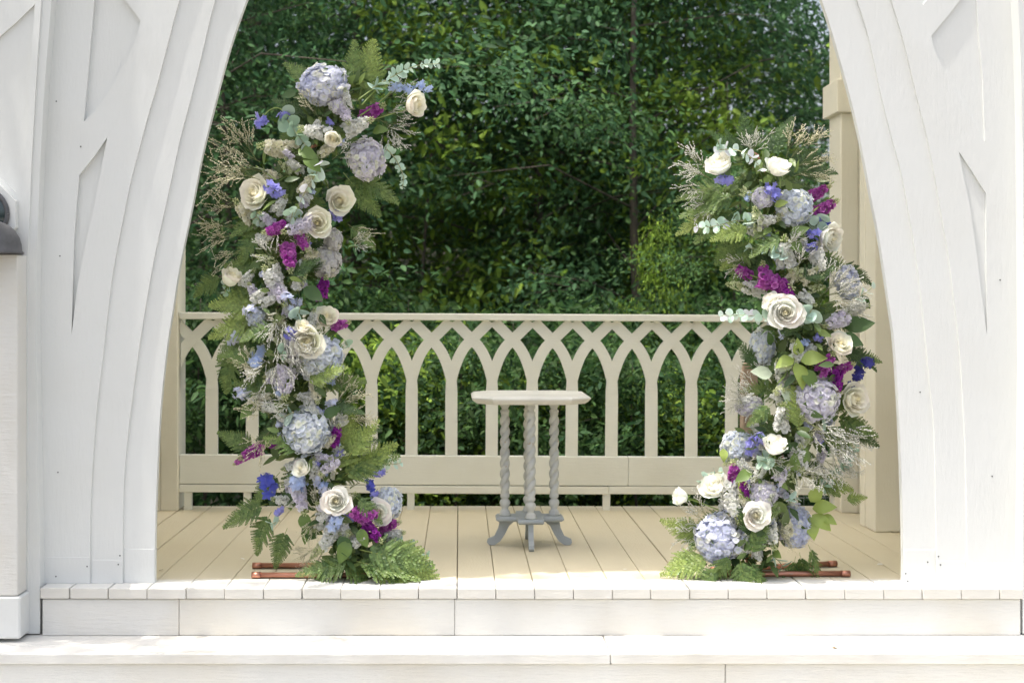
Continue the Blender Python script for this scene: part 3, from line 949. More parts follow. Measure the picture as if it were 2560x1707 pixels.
def fern_mesh(seed, col, col2, n=15, width=0.30, droop=0.25, spread=1.0):
    """leatherleaf frond 1 long along +x, face up (+z): stem, side branches, each with toothed leaflets"""
    rng = np.random.default_rng(seed)
    lv = np.array([(0, 0, 0), (0.30, 0.36, 0.05), (0.72, 0.28, 0.02), (1, 0, -0.05), (0.72, -0.28, 0.02), (0.30, -0.36, 0.05)])
    lt = np.array([(0, 2, 1), (0, 3, 2), (0, 4, 3), (0, 5, 4)])
    pos, X, sc, cl = [], [], [], []
    st = MB()
    def spine(t): return np.array([t, 0.02 * math.sin(2.5 * t + seed), -droop * t * t])
    for i in range(n):
        t = 0.16 + 0.82 * (i / (n - 1)) ** 0.92
        L_ = width * (1 - (t - 0.16) / 0.84) ** 0.85 * (0.8 + 0.35 * math.sin(min(1, (t - 0.1) * 5) * math.pi / 2)) + 0.015
        for sd in (-1, 1):
            an = sd * (1.05 - 0.35 * t) + rng.normal(0, 0.06)
            d = np.array([math.cos(an), math.sin(an) * spread, -0.10 + rng.normal(0, 0.12)])
            p0 = spine(t)
            m = max(3, int(L_ / 0.026))
            st.tube([tuple(p0), tuple(p0 + d * L_)], [0.003, 0.0015], 3, caps=False)
            cc = lerp3(col, col2, min(1, max(0, t * 0.7 + rng.normal(0, 0.2))))
            for q in range(m):
                s_ = (q + 0.6) / m
                ll = 0.066 * (1 - 0.62 * s_) * (0.6 + 0.4 * L_ / width)
                for s2 in (-1, 1):
                    a2 = an + s2 * (0.95 - 0.3 * s_)
                    pos.append(p0 + d * L_ * s_ + np.array([0, 0, -0.05 * L_ * s_ * s_])); X.append((math.cos(a2), math.sin(a2), rng.normal(-0.05, 0.15))); sc.append(ll); cl.append(cc)
            pos.append(p0 + d * L_ * 0.97); X.append(tuple(d)); sc.append(0.03); cl.append(cc)
    pos = np.array(pos); X = np.array(X); X /= np.linalg.norm(X, axis=1, keepdims=True)
    k = len(pos)
    Z = np.tile(np.array([[0, 0, 1.0]]), (k, 1)) + rng.normal(0, 0.18, (k, 3))
    Y = np.cross(Z, X); Y /= np.linalg.norm(Y, axis=1, keepdims=True)
    Z = np.cross(X, Y)
    R = np.stack([X, Y, Z], 2)
    a = scatter(lv, lt, pos, R, np.array(sc), np.array(cl) * rng.uniform(0.85, 1.15, (k, 1)))
    st.tube([tuple(spine(t)) for t in np.linspace(0, 1, 8)], list(np.linspace(0.007, 0.002, 8)), 4)
    sv = np.array(st.v); stt = []
    for q in st.f:
        for j in range(1, len(q) - 1): stt.append((q[0], q[j], q[j + 1]))
    V, T, C = join_arrays([a, (sv, np.array(stt), np.tile(np.array([[col2[0] * 1.1, col2[1] * 1.0, col2[2]]]), (len(sv), 1)))])
    return fast_mesh('fern_frond', V, T, C, M['leaf'])

def spray_mesh(seed, tipc, n_main=7, fine=True):
    """statice spray 1 long along +x: forking wiry stems with small pale spikelets"""
    rng = np.random.default_rng(seed)
    st = MB()
    tips, dirs = [], []
    def branch(p, d, L_, depth, r):
        d = d / np.linalg.norm(d)
        q = p + d * L_ * 0.5; e = q + (d + rng.normal(0, 0.14, 3)) * L_ * 0.5
        st.tube([tuple(p), tuple(q), tuple(e)], [r, r * 0.85, r * 0.7], 3, caps=False)
        if depth == 0:
            for s_ in np.linspace(0.2, 1.0, 6):
                tips.append(p + (e - p) * s_); dirs.append(d + rng.normal(0, 0.35, 3))
            return
        for k in range(5 if depth == 1 else 2):
            s_ = 0.35 + 0.65 * (k + rng.random()) / (5 if depth == 1 else 2)
            branch(p + (e - p) * s_, d + rng.normal(0, 0.40, 3) * np.array([1, 1, 0.6]), L_ * rng.uniform(0.28, 0.45) * (1 if depth == 1 else 1.5), depth - 1, r * 0.7)
    st.tube([(0, 0, 0), (0.3, 0, 0)], 0.006, 4, caps=False)
    for k in range(n_main):
        s_ = 0.02 + 0.28 * k / n_main
        branch(np.array([s_, 0, 0.0]), np.array([1.0, rng.uniform(-0.6, 0.6), rng.uniform(-0.3, 0.3)]), rng.uniform(0.45, 0.68), 1, 0.0045)
    tips = np.array(tips); dirs = np.array(dirs); k = len(tips)
    ov = np.array([(0, 0, -0.1), (0.3, 0, 0.35), (-0.15, 0.26, 0.35), (-0.15, -0.26, 0.35), (0, 0, 1.0)])
    ot = np.array([(0, 2, 1), (0, 3, 2), (0, 1, 3), (4, 1, 2), (4, 2, 3), (4, 3, 1)])
    a = scatter(ov, ot, tips, frames(dirs, rng.uniform(0, 6, k)), rng.uniform(0.034, 0.052, k), np.tile(np.array([tipc]), (k, 1)) * rng.uniform(0.75, 1.1, (k, 1)))
    sv = np.array(st.v); stt = []
    for q in st.f:
        for j in range(1, len(q) - 1): stt.append((q[0], q[j], q[j + 1]))
    V, T, C = join_arrays([a, (sv, np.array(stt), np.tile(np.array([[0.30, 0.33, 0.16]]), (len(sv), 1)))])
    return fast_mesh('statice_spray', V, T, C, M['petal'])

def euc_leaf_mesh(col, k):
    n = 12
    v = [(0, 0, 0)]; rr = random.Random(k)
    for i in range(n):
        a = math.pi + 2 * math.pi * i / n
        r = 0.5 * (1 + 0.04 * rr.uniform(-1, 1))
        x = 0.52 + r * math.cos(a); y = r * 0.94 * math.sin(a)
        v.append((x, y, 0.10 * (y * 2) ** 2 - 0.05 * x))
    v.append((0.52, 0, -0.03))
    f = [(n + 1, 1 + i, 1 + (i + 1) % n) for i in range(n)]
    cc = [col] * len(v); cc[-1] = tuple(c * 0.92 for c in col)
    return MB().add(v, f, cc).mesh('leaf', M['leaf'], smooth=True)

EUC_A = (0.46, 0.56, 0.50); EUC_B = (0.36, 0.45, 0.38); EUC_C = (0.62, 0.70, 0.68)
EUC = {k: [euc_leaf_mesh(jit(c, 0.08), i) for i in range(3)] for k, c in (('a', EUC_A), ('b', EUC_B), ('c', EUC_C))}

G_DK, G_MD, G_LT, G_LIME = (0.05, 0.10, 0.032), (0.11, 0.19, 0.055), (0.24, 0.33, 0.09), (0.38, 0.47, 0.12)
FERN_D = [fern_mesh(100 + i, G_DK, G_MD, droop=0.15 + 0.12 * i, width=0.26 + 0.03 * i) for i in range(4)]
FERN_M = [fern_mesh(110 + i, G_MD, G_LT, droop=0.15 + 0.12 * i, width=0.28 + 0.03 * i) for i in range(4)]
FERN_L = [fern_mesh(120 + i, G_LT, G_LIME, droop=0.15 + 0.1 * i, width=0.34) for i in range(3)]
SPRAY_W = [spray_mesh(200 + i, (0.92, 0.91, 0.86), 6) for i in range(4)]
SPRAY_T = [spray_mesh(210 + i, (0.90, 0.86, 0.68), 6) for i in range(4)]
BLU1, BLU2, GRN0 = (0.72, 0.77, 0.88), (0.83, 0.85, 0.88), (0.86, 0.87, 0.76)
LAV1, LAV2 = (0.77, 0.74, 0.86), (0.85, 0.83, 0.88)
HYD = {'b': [hydrangea_mesh(BLU1, BLU2, GRN0, 300 + i) for i in range(3)],
       'v': [hydrangea_mesh((0.68, 0.71, 0.87), (0.80, 0.81, 0.90), (0.86, 0.86, 0.80), 310 + i) for i in range(2)],
       'l': [hydrangea_mesh(LAV1, LAV2, GRN0, 320 + i) for i in range(2)],
       'g': [hydrangea_mesh((0.70, 0.69, 0.69), (0.78, 0.76, 0.75), (0.74, 0.74, 0.62), 330 + i) for i in range(2)]}
STK = {'p': [stock_mesh((0.44, 0.06, 0.42), (0.72, 0.26, 0.68), 400 + i) for i in range(3)],
       'q': [stock_mesh((0.28, 0.03, 0.32), (0.50, 0.08, 0.52), 410 + i) for i in range(2)],
       'w': [stock_mesh((0.88, 0.88, 0.84), (0.93, 0.93, 0.91), 420 + i) for i in range(3)],
       'l': [stock_mesh((0.80, 0.75, 0.87), (0.90, 0.88, 0.92), 430 + i) for i in range(3)],
       'c': [stock_mesh((0.87, 0.84, 0.66), (0.92, 0.90, 0.80), 440 + i) for i in range(2)],
       'g': [stock_mesh((0.62, 0.68, 0.40), (0.76, 0.78, 0.58), 450 + i, n=24) for i in range(2)]}
DEL = {'v': [delph_mesh((0.30, 0.30, 0.72), (0.48, 0.46, 0.85), 500 + i) for i in range(3)],
       'd': [delph_mesh((0.10, 0.13, 0.58), (0.22, 0.24, 0.78), 510 + i) for i in range(2)],
       'i': [delph_mesh((0.05, 0.05, 0.26), (0.11, 0.11, 0.42), 520 + i) for i in range(2)],
       'b': [delph_mesh((0.48, 0.58, 0.84), (0.62, 0.70, 0.88), 530 + i) for i in range(3)],
       'p': [delph_mesh((0.66, 0.70, 0.86), (0.78, 0.78, 0.88), 540 + i) for i in range(2)]}
def big_leaf_mesh(col, seed):
    rr = random.Random(seed)
    v, t = LEAF_B
    c = np.tile(np.array([col]), (len(v), 1)) * (0.9 + 0.2 * np.random.default_rng(seed).random((len(v), 1)))
    w = v.copy(); w[:, 2] += 0.05 * np.sin(w[:, 0] * 6 + seed)
    return fast_mesh('leaf', w, t, c, M['leaf'], smooth=True)
LEAF = {'d': [big_leaf_mesh((0.06, 0.12, 0.03), i) for i in range(2)], 'm': [big_leaf_mesh((0.14, 0.22, 0.05), 5 + i) for i in range(2)],
        'y': [big_leaf_mesh((0.33, 0.42, 0.10), 10 + i) for i in range(2)], 'p': [big_leaf_mesh((0.58, 0.66, 0.50), 15 + i) for i in range(2)]}

# ------------------------------------------------------------------ the two halves of the flower arch
DC = 5.44
def basis(zdir, spin=0.0, xdir=None):
    z = Vector(zdir).normalized()
    if xdir is None:
        x = z.orthogonal().normalized()
        x = Matrix.Rotation(spin, 3, z) @ x
    else:
        x = Vector(xdir); x = (x - z * x.dot(z)).normalized()
    y = z.cross(x)
    return Matrix((x, y, z)).transposed()

class Column:
    def __init__(s, name, label, line, foot):
        s.line = line
        s.root = empty(name, P(foot[0], 1440, DC) * 1.0)
        s.root.location.z = 0
        tag(s.root, label, 'flower arch', 'flower covered halves of the wedding arch')
        s.o = s.root.location.copy()
        s.n = 0

    def cx(s, y):
        l = s.line
        if y <= l[0][1]: return l[0][0]
        for a, b in zip(l, l[1:]):
            if a[1] <= y <= b[1]:
                return a[0] + (b[0] - a[0]) * (y - a[1]) / (b[1] - a[1])
        return l[-1][0]

    def at(s, px, py, fwd=0.0):
        """point on the bulging front of the column"""
        dx = (px - s.cx(py)) / F * DC
        D = DC - math.sqrt(max(0.0, 0.15 ** 2 - dx * dx)) * 0.75 - fwd
        return P(px, py, D) - s.o, dx

    def face(s, px, py, up=0.25, side=3.2):
        dx = (px - s.cx(py)) / F * DC
        return Vector((side * dx + random.uniform(-0.12, 0.12), -1, up + random.uniform(-0.12, 0.12)))

    def put(s, me, name, pos, R3, sc, label=None, sc3=None):
        o = link(bpy.data.objects.new(name, me), s.root)
        m4 = R3.to_4x4(); m4.translation = pos
        s3 = sc3 or (sc, sc, sc)
        o.matrix_local = m4 @ Matrix.Diagonal((*s3, 1))
        if label: o['label'] = label
        return o

    def rose(s, px, py, r, kind='c', var=0, face=None, fwd=0.065):
        pos, dx = s.at(px, py, fwd)
        f = Vector(face) if face else s.face(px, py, 0.15)
        rad = r / F * DC * 1.10
        ROSES[kind, var].place(s.root, pos, basis(f, random.uniform(0, 6.28)), rad, ('cream rose' if kind == 'c' else 'ivory white rose'))

    def hyd(s, px, py, r, kind='b', sq=(1, 1, 1), fwd=0.0):
        pos, dx = s.at(px, py, fwd)
        rad = r / F * DC * 1.05
        f = s.face(px, py, 0.2)
        me = random.choice(HYD[kind])
        zz = Vector(f).normalized()
        R3 = basis(zz, xdir=Vector((1, 0, 0)))
        s.put(me, 'hydrangea', pos, R3, rad, {'b': 'pale blue hydrangea head', 'v': 'lavender blue hydrangea head', 'l': 'pale lavender hydrangea head', 'g': 'greyish white hydrangea head'}[kind], (rad * sq[0], rad * sq[1], rad * 0.9))

    def spike(s, px, py, r, kind='p', ang=None, fwd=0.02, tilt=-0.45, stretch=1.0):
        """ang: direction of the tip in the picture, degrees from +x, up positive"""
        pos, dx = s.at(px, py, fwd)
        if ang is None: ang = random.uniform(30, 150)
        a = math.radians(ang)
        z = Vector((math.cos(a), tilt, math.sin(a)))
        rad = r / F * DC * (1.42 if kind in 'pq' else 1.62)
        me = random.choice(STK[kind])
        lab = {'p': 'magenta purple stock flower', 'q': 'dark purple stock flower', 'w': 'white stock flower', 'l': 'pale lilac stock flower', 'c': 'cream stock flower', 'g': 'greenish white stock flower in bud'}[kind]
        s.put(me, 'stock_flower', pos, basis(z, random.uniform(0, 6)), rad, lab, (rad, rad, rad * stretch))

    def delph(s, px, py, r, kind='v', ang=None, fwd=0.03):
        pos, dx = s.at(px, py, fwd)
        if ang is None: ang = random.uniform(0, 360)
        a = math.radians(ang)
        z = Vector((math.cos(a), -0.9, math.sin(a)))
        rad = r / F * DC * 1.15
        lab = {'v': 'violet delphinium', 'd': 'deep blue delphinium', 'i': 'dark indigo delphinium', 'b': 'light blue delphinium', 'p': 'pale blue delphinium'}[kind]
        s.put(random.choice(DEL[kind]), 'delphinium', pos, basis(z, random.uniform(0, 6)), rad, lab)

    def euc(s, pts, leaf=15, kind='a', n=None, fwd=0.03, d=0.0):
        """a eucalyptus sprig through picture points: stem and paired round leaves"""
        W = []
        m = len(pts)
        for i, (x, y) in enumerate(pts):
            p, _ = s.at(x, y, fwd + d * i / max(1, m - 1)); W.append(p)
        fine = dens3(W, 6)
        mb = MB().tube(fine, list(np.linspace(0.0024, 0.0012, len(fine))), 5, (0.42, 0.42, 0.24))
        st = mb.build('eucalyptus_sprig', M['leaf'], s.root, smooth=True)
        st['label'] = 'grey green eucalyptus sprig'
        Ltot = sum((fine[i + 1] - fine[i]).length for i in range(len(fine) - 1))
        lr = leaf / F * DC
        n = n or max(3, int(Ltot / (lr * 0.9)))
        for k in range(n):
            t = (k + 0.6) / n
            q = fine[min(len(fine) - 1, int(t * (len(fine) - 1)))]
            q2 = fine[min(len(fine) - 1, int(t * (len(fine) - 1)) + 1)]; q1 = fine[max(0, int(t * (len(fine) - 1)) - 1)]
            tg = (q2 - q1).normalized()
            base = tg.orthogonal().normalized()
            rot = k * math.pi / 2 + random.uniform(-0.5, 0.5)
            for sd in (0, math.pi):
                side = Matrix.Rotation(rot + sd, 3, tg) @ base
                xd = (side + tg * random.uniform(0.2, 0.8)).normalized()
                zd = (Vector((random.uniform(-.5, .5), -1, random.uniform(-.3, .9))) * 0.6 + tg * 0.7)
                sc = lr * 1.9 * (1.05 - 0.45 * t) * random.uniform(0.85, 1.1)
                R3 = basis(xd.cross(zd).cross(xd), xdir=xd)
                o = link(bpy.data.objects.new('leaf', random.choice(EUC[kind])), st)
                m4 = R3.to_4x4(); m4.translation = q
                o.matrix_local = m4 @ Matrix.Diagonal((sc, sc, sc, 1))

    def fern(s, px, py, L_, ang, kind='m', fwd=-0.03, out=-0.25):
        """frond starting at a picture point, pointing along ang; L_ in pixels"""
        pos, dx = s.at(px, py, fwd)
        a = math.radians(ang)
        xd = Vector((math.cos(a), out, math.sin(a)))
        zd = Vector((random.uniform(-0.3, 0.3), -1, 0.55 + random.uniform(-0.2, 0.3))) if py < 1330 else Vector((random.uniform(-0.9, 0.9), random.uniform(-1.2, -0.3), random.uniform(0.2, 1.0)))
        R3 = basis(zd - xd * zd.dot(xd) / xd.length_squared, xdir=xd)
        me = random.choice({'d': FERN_D, 'm': FERN_M, 'l': FERN_L}[kind])
        s.put(me, 'fern_frond', pos, R3, L_ / F * DC)

    def spray(s, px, py, L_, ang, kind='w', fwd=0.0, out=-0.3):
        pos, dx = s.at(px, py, fwd)
        a = math.radians(ang)
        xd = Vector((math.cos(a), out, math.sin(a)))
        R3 = basis(Vector((0.1, -1, 0.2)) - xd * 0.1, xdir=xd)
        xd.normalize()
        z = Vector((0, -1, 0.2)); z = (z - xd * z.dot(xd)).normalized()
        R3 = Matrix((xd, z.cross(xd), z)).transposed()
        s.put(random.choice(SPRAY_W if kind == 'w' else SPRAY_T), 'statice_spray', pos, R3, L_ / F * DC)

    def leaf(s, px, py, L_, ang, kind='m', fwd=0.02, out=-0.4):
        pos, dx = s.at(px, py, fwd)
        a = math.radians(ang)
        xd = Vector((math.cos(a), out, math.sin(a))).normalized()
        z = Vector((random.uniform(-0.4, 0.4), -1, 0.5)); z = (z - xd * z.dot(xd)).normalized()
        R3 = Matrix((xd, z.cross(xd), z)).transposed()
        s.put(random.choice(LEAF[kind]), 'leaf', pos, R3, L_ / F * DC)

    def stem(s, pts, fwd=0.02, r=0.0026, col=(0.30, 0.40, 0.12)):
        W = [s.at(x, y, fwd)[0] for x, y in pts]
        fine = dens3(W, 5)
        MB().tube(fine, r, 6, col).build('stem', M['leaf'], s.root, smooth=True)

    def filler(s, n_fern, n_leaf, y0, y1, seed, half=85):
        random.seed(seed)
        for k in range(n_fern):
            y = y0 + (y1 - y0) * (k + random.random()) / n_fern
            x = s.cx(y) + random.uniform(-half, half) * 0.55
            side = 1 if x > s.cx(y) else -1
            ang = random.gauss(0 if side > 0 else 180, 55)
            s.fern(x, y, random.uniform(75, 130), ang, random.choice('ddmmm'), fwd=-0.08 + random.uniform(-0.03, 0.02), out=0.05)
        rng = np.random.default_rng(seed)
        ys = rng.uniform(y0, y1, n_leaf)
        pos = []
        for y in ys:
            x = s.cx(y) + rng.normal(0, half * 0.42)
            p = P(x, y, DC + rng.normal(-0.03, 0.045)) - s.o
            pos.append(tuple(p))
        pos = np.array(pos)
        N = rng.normal(0, 0.6, (n_leaf, 3)) + np.array([0, -0.6, 0.5])
        g = rng.random((n_leaf, 1))
        col = np.array([G_DK]) * (1 - g) + np.array([G_LT]) * g * 0.8
        V, T, C = scatter(LEAF_S[0], LEAF_S[1], pos, frames(N, rng.uniform(0, 6.28, n_leaf)), rng.uniform(0.035, 0.075, n_leaf), col)
        o = link(bpy.data.objects.new('foliage', fast_mesh('foliage', V, T, C, M['leaf'])), s.root)
        o['kind'] = 'stuff'; o['label'] = 'dark green leaves packed between the flowers'

def dens3(W, n):
    out = []
    for i in range(len(W) - 1):
        p0 = W[max(i - 1, 0)]; p1 = W[i]; p2 = W[i + 1]; p3 = W[min(i + 2, len(W) - 1)]
        for k in range(n):
            t = k / n
            out.append(0.5 * ((2 * p1) + (p2 - p0) * t + (2 * p0 - 5 * p1 + 4 * p2 - p3) * t * t + (3 * p1 - p0 - 3 * p2 + p3) * t ** 3))
    out.append(W[-1])
    return out

random.seed(5)
A = Column('flower_arch_half', 'taller flower column leaning right at the top, beside the shaded pillar', [(905,130),(860,200),(835,270),(800,340),(745,420),(712,520),(705,640),(705,760),(722,880),(742,980),(765,1080),(795,1160),(830,1250),(880,1330),(905,1430)], (870, 0))
A.filler(50, 1500, 190, 1430, 21)
random.seed(6)
for x, y, r, k, sq in ((811,212,64,'v',(1.0,.82,1)), (917,398,54,'l',(1,1,1)), (834,600,30,'g',(.8,1,1)), (814,655,42,'g',(1,1,1)), (798,897,64,'b',(1,.95,1)), (768,1079,60,'b',(1,1,1)), (972,1258,40,'b',(.9,1.1,1)), (640,790,26,'b',(1,1,1)), (845,262,24,'l',(1,1,1))):
    A.hyd(x, y, r, k, sq)
for x, y, r, k, v_, f_ in ((1043,262,33,'c',1,(0.85,-0.6,-0.12)), (832,348,27,'c',2,(-0.1,-0.8,-0.45)), (633,482,39,'c',0,None), (851,501,34,'c',0,(0.35,-1,0.05)), (794,558,34,'c',0,(0.12,-1,0)),
                           (580,690,33,'c',2,(0.45,-0.55,0.75)), (817,791,32,'c',1,(0.2,-0.8,0.55)), (767,857,40,'c',0,(-0.1,-1,-0.12)), (757,815,24,'c',2,(0.2,-0.7,0.6)), (752,1170,24,'w',1,(-0.4,-0.8,0.3)), (839,1252,34,'w',0,(-0.05,-1,0.2)), (948,1282,31,'w',0,(0.25,-1,0.1))):
    A.rose(x, y, r, k, v_, f_)
for x, y, r, k, a in ((928,283,31,'p',30), (690,572,26,'p',200), (756,604,22,'p',-60), (722,640,32,'p',-80), (806,722,27,'q',70), (850,812,22,'p',15), (700,1105,26,'q',190), (632,1130,28,'p',205), (600,1150,15,'p',215), (838,1090,25,'q',70), (905,1287,34,'p',160), (972,1312,25,'p',20), (930,1330,26,'q',-40),
                      (866,250,18,'w',95), (862,282,22,'l',-70), (790,330,27,'w',170), (893,315,29,'w',20), (698,372,34,'c',175), (618,535,30,'c',130), (748,567,29,'l',200), (682,702,28,'w',120), (697,730,26,'l',-60), (612,893,28,'g',190), (715,948,33,'l',-90), (790,975,22,'c',-80), (750,1245,28,'l',-70), (712,1250,22,'w',170), (822,1342,28,'w',-120), (795,1374,18,'g',-130), (985,1335,20,'w',15), (645,740,18,'w',40), (910,1130,18,'g',70)):
    A.spike(x, y, r, k, a)
for x, y, r, k in ((651,306,23,'v'), (715,290,24,'v'), (681,474,28,'v'), (838,536,20,'v'), (733,838,28,'v'), (668,1206,34,'d'), (946,1180,20,'v'), (925,1211,18,'d'), (935,1236,14,'v'), (697,1279,15,'v'), (990,218,22,'b'), (1020,222,20,'b'), (1050,215,18,'b'), (1070,225,14,'b'), (641,900,30,'b'), (607,984,28,'p'), (588,842,26,'p'), (632,783,26,'p'), (743,1202,30,'b'), (839,1305,30,'b'), (720,750,24,'p'), (830,1010,20,'p')):
    A.delph(x, y, r, k)
A.euc([(930,222),(985,190),(1040,165),(1098,160)], 13, 'a', d=0.05)
A.euc([(712,290),(735,325),(765,365)], 17, 'b')
A.euc([(805,398),(790,435),(765,475),(735,540)], 17, 'c', n=7)
A.euc([(735,520),(725,560)], 17, 'b', n=2)
A.euc([(962,368),(990,400),(1008,440),(1006,470)], 10, 'a')
A.euc([(640,530),(650,560)], 14, 'b', n=3)
A.euc([(712,860),(705,890)], 17, 'b', n=2)
A.euc([(735,1030),(700,1045)], 22, 'b', n=2)
A.euc([(945,1150),(980,1160),(1005,1155)], 12, 'a', n=4)
A.euc([(985,1350),(1030,1370),(1070,1385)], 14, 'b', n=6)
A.euc([(750,770),(745,800)], 20, 'a', n=2)
A.euc([(700,1300),(675,1312)], 18, 'a', n=2)
A.euc([(575,700),(560,735)], 11, 'b', n=3)
A.euc([(862,850),(872,870)], 15, 'b', n=2)
for x, y, L_, a, k in ((905,250,110,95,'l'), (900,240,150,78,'l'), (890,260,110,60,'m'), (880,230,130,88,'m'), (770,430,140,215,'m'), (860,430,140,-50,'m'), (880,440,130,-20,'m'), (700,520,140,200,'m'), (660,560,120,230,'m'), (650,690,110,215,'m'), (560,690,95,200,'m'),
                       (670,770,150,170,'l'), (660,790,150,195,'l'), (640,800,140,225,'m'), (590,870,120,250,'m'), (700,1000,150,20,'l'), (720,990,140,160,'m'), (800,960,110,10,'m'), (840,1190,170,75,'l'), (850,1200,160,40,'l'), (830,1200,150,110,'m'), (850,1180,150,20,'m'), (640,1130,110,150,'m'), (700,1180,110,230,'m'), (670,1260,130,200,'m'), (680,1280,120,240,'m'), (720,1320,110,250,'m'),
                       (900,1370,180,-10,'m'), (930,1380,190,-18,'m'), (880,1400,170,-8,'m'), (850,1400,130,-30,'m'), (880,1390,120,200,'m'), (950,1360,170,-28,'l'), (905,1410,150,-14,'l'), (850,1410,110,190,'m'), (860,1110,90,10,'d'), (870,1080,85,5,'d'), (870,560,90,-35,'m'), (760,690,90,60,'d')):
    A.fern(x, y, L_, a, k, fwd=-0.05 if y < 1340 else 0.02, out=-0.02 if y < 1340 else -0.12)
for x, y, L_, a, k in ((650,405,150,150,'t'), (640,420,165,190,'t'), (640,400,130,120,'t'), (660,430,120,170,'t'), (610,520,110,170,'t'), (600,560,110,200,'t'), (600,590,110,180,'t'), (610,620,100,215,'t'), (950,300,110,-30,'w'), (950,290,100,10,'w'), (955,310,110,-55,'w'), (960,250,90,40,'w'), (800,300,90,120,'t'), (870,560,90,-40,'t'),
                       (700,770,110,250,'w'), (690,800,130,-70,'w'), (700,850,150,-55,'w'), (690,870,140,-110,'w'), (670,960,90,220,'w'), (660,930,90,150,'t'), (830,1030,110,50,'t'), (850,1010,100,75,'t'), (840,1050,110,20,'t'), (690,1040,100,160,'t'), (680,1070,100,230,'t'), (800,1290,80,120,'t'), (795,1280,90,250,'t'), (790,1370,70,200,'t'), (780,1390,60,240,'t'), (770,650,90,110,'t'), (760,640,80,160,'t'), (900,1140,70,60,'w')):
    A.spray(x, y, L_, a, k)
for x, y, L_, a, k in ((745,375,55,-20,'m'), (760,390,60,-40,'m'), (760,1280,55,-80,'m'), (770,1310,50,-95,'m'), (850,1340,60,-60,'d'), (790,1345,55,130,'d'), (930,1150,45,20,'y'), (870,1350,60,-110,'m'), (930,330,45,10,'m'), (740,230,40,200,'d'), (810,1040,50,30,'d'), (640,1010,55,220,'m'), (760,720,60,-30,'d'), (900,1320,50,-70,'m')):
    A.leaf(x, y, L_, a, k)

random.seed(9)
B = Column('flower_arch_half', 'shorter flower column leaning left at the top, beside the sunlit pillar', [(1860,330),(1890,390),(1900,450),(1950,560),(1985,650),(2000,750),(2020,860),(2020,960),(1990,1060),(1950,1150),(1905,1240),(1880,1330),(1850,1430)], (1880, 0))
B.filler(46, 1400, 395, 1430, 31)
random.seed(10)
for x, y, r, k, sq in ((1987,518,48,'b',(1,1,1)), (1907,495,27,'l',(1,1,1)), (2118,708,40,'v',(.85,1.1,1)), (1906,868,42,'b',(.8,1.15,1)), (2040,997,60,'l',(1,.95,1)), (1872,1015,34,'l',(1.1,.7,1)), (1843,1118,44,'b',(1,1,1)), (1906,1236,36,'l',(1,1,1)), (1796,1346,62,'v',(1,1,1)), (1985,1316,54,'v',(1,1,1))):
    B.hyd(x, y, r, k, sq)
for x, y, r, k, v_, f_ in ((1796,405,36,'w',1,(-0.5,-0.55,0.7)), (1946,411,33,'w',1,(0.2,-0.5,0.85)), (2080,595,36,'w',1,(0.5,-0.8,-0.25)), (1965,781,42,'w',0,(-0.1,-1,0.1)), (1927,752,24,'w',1,(-0.6,-0.7,0.3)), (2101,859,33,'c',1,(0.1,-0.8,0.5)), (2141,997,37,'c',0,(0.35,-1,0.1)), (1939,1107,33,'w',1,(0.1,-0.5,0.9)), (1781,1212,37,'w',1,(-0.45,-0.55,0.6)), (1697,1240,27,'w',2,(-0.95,-0.35,0.25)), (1891,1289,33,'w',0,(0,-1,0.1))):
    B.rose(x, y, r, k, v_, f_)
for x, y, r, k, a in ((2048,480,23,'p',30), (2062,521,28,'p',35), (1932,706,38,'p',-20), (1965,725,26,'q',-60), (1910,690,28,'p',100), (1858,680,24,'p',150), (2064,911,27,'p',60), (2108,922,23,'p',30), (2092,952,26,'q',-90), (1836,1188,30,'p',100), (1862,1225,18,'q',-80), (1964,637,31,'w',100), (2043,650,30,'w',-80), (1882,720,28,'w',170), (1840,714,18,'g',170), (1895,553,24,'g',110), (2093,802,27,'l',200), (2135,775,24,'w',20), (1955,1047,28,'w',90), (2001,1145,24,'w',95), (1827,1252,34,'w',-70), (1925,1328,28,'w',-80), (1955,1186,20,'l',60), (1966,966,24,'g',200), (2020,690,20,'c',45), (1870,1000,20,'w',190), (1835,1150,20,'g',200)):
    B.spike(x, y, r, k, a)
for x, y, r, k in ((1814,450,23,'v'), (1925,470,20,'v'), (1940,488,20,'v'), (2045,548,18,'v'), (2034,586,22,'v'), (2025,621,22,'v'), (2072,560,12,'d'), (2162,908,27,'i'), (2144,940,22,'i'), (2130,965,14,'i'), (1880,1112,28,'v'), (1902,1095,20,'v')):
    B.delph(x, y, r, k)
B.euc([(1790,375),(1840,375),(1880,395),(1905,425)], 14, 'c', n=8)
B.euc([(1795,350),(1800,370)], 10, 'b', n=3)
B.euc([(1890,555),(1840,552),(1790,565),(1740,570)], 15, 'c', d=0.04)
B.euc([(2050,545),(2045,560)], 24, 'a', n=2)
B.euc([(1965,640),(1920,625),(1865,620)], 13, 'a', d=0.03)
B.euc([(1935,795),(1890,790),(1845,788),(1803,790)], 14, 'c', d=0.05)
B.euc([(2030,770),(2020,795)], 22, 'a', n=3)
B.euc([(2135,745),(2160,735),(2187,712)], 14, 'c', n=4)
B.euc([(1925,1385),(1945,1400),(1965,1425),(1970,1440)], 18, 'b', n=5)
B.euc([(1740,1420),(1710,1420),(1672,1425)], 16, 'a', n=4)
B.euc([(2050,1225),(2090,1180),(2120,1150),(2140,1110)], 13, 'b', d=0.03)
B.euc([(1930,1140),(1900,1155)], 18, 'b', n=3)
B.euc([(1960,1250),(1985,1240)], 17, 'a', n=3)
B.euc([(1810,1180),(1775,1185),(1745,1210)], 11, 'a', n=4)
B.euc([(1700,1405),(1760,1400)], 14, 'b', n=3)
B.euc([(2055,1040),(2065,1050)], 18, 'b', n=2)
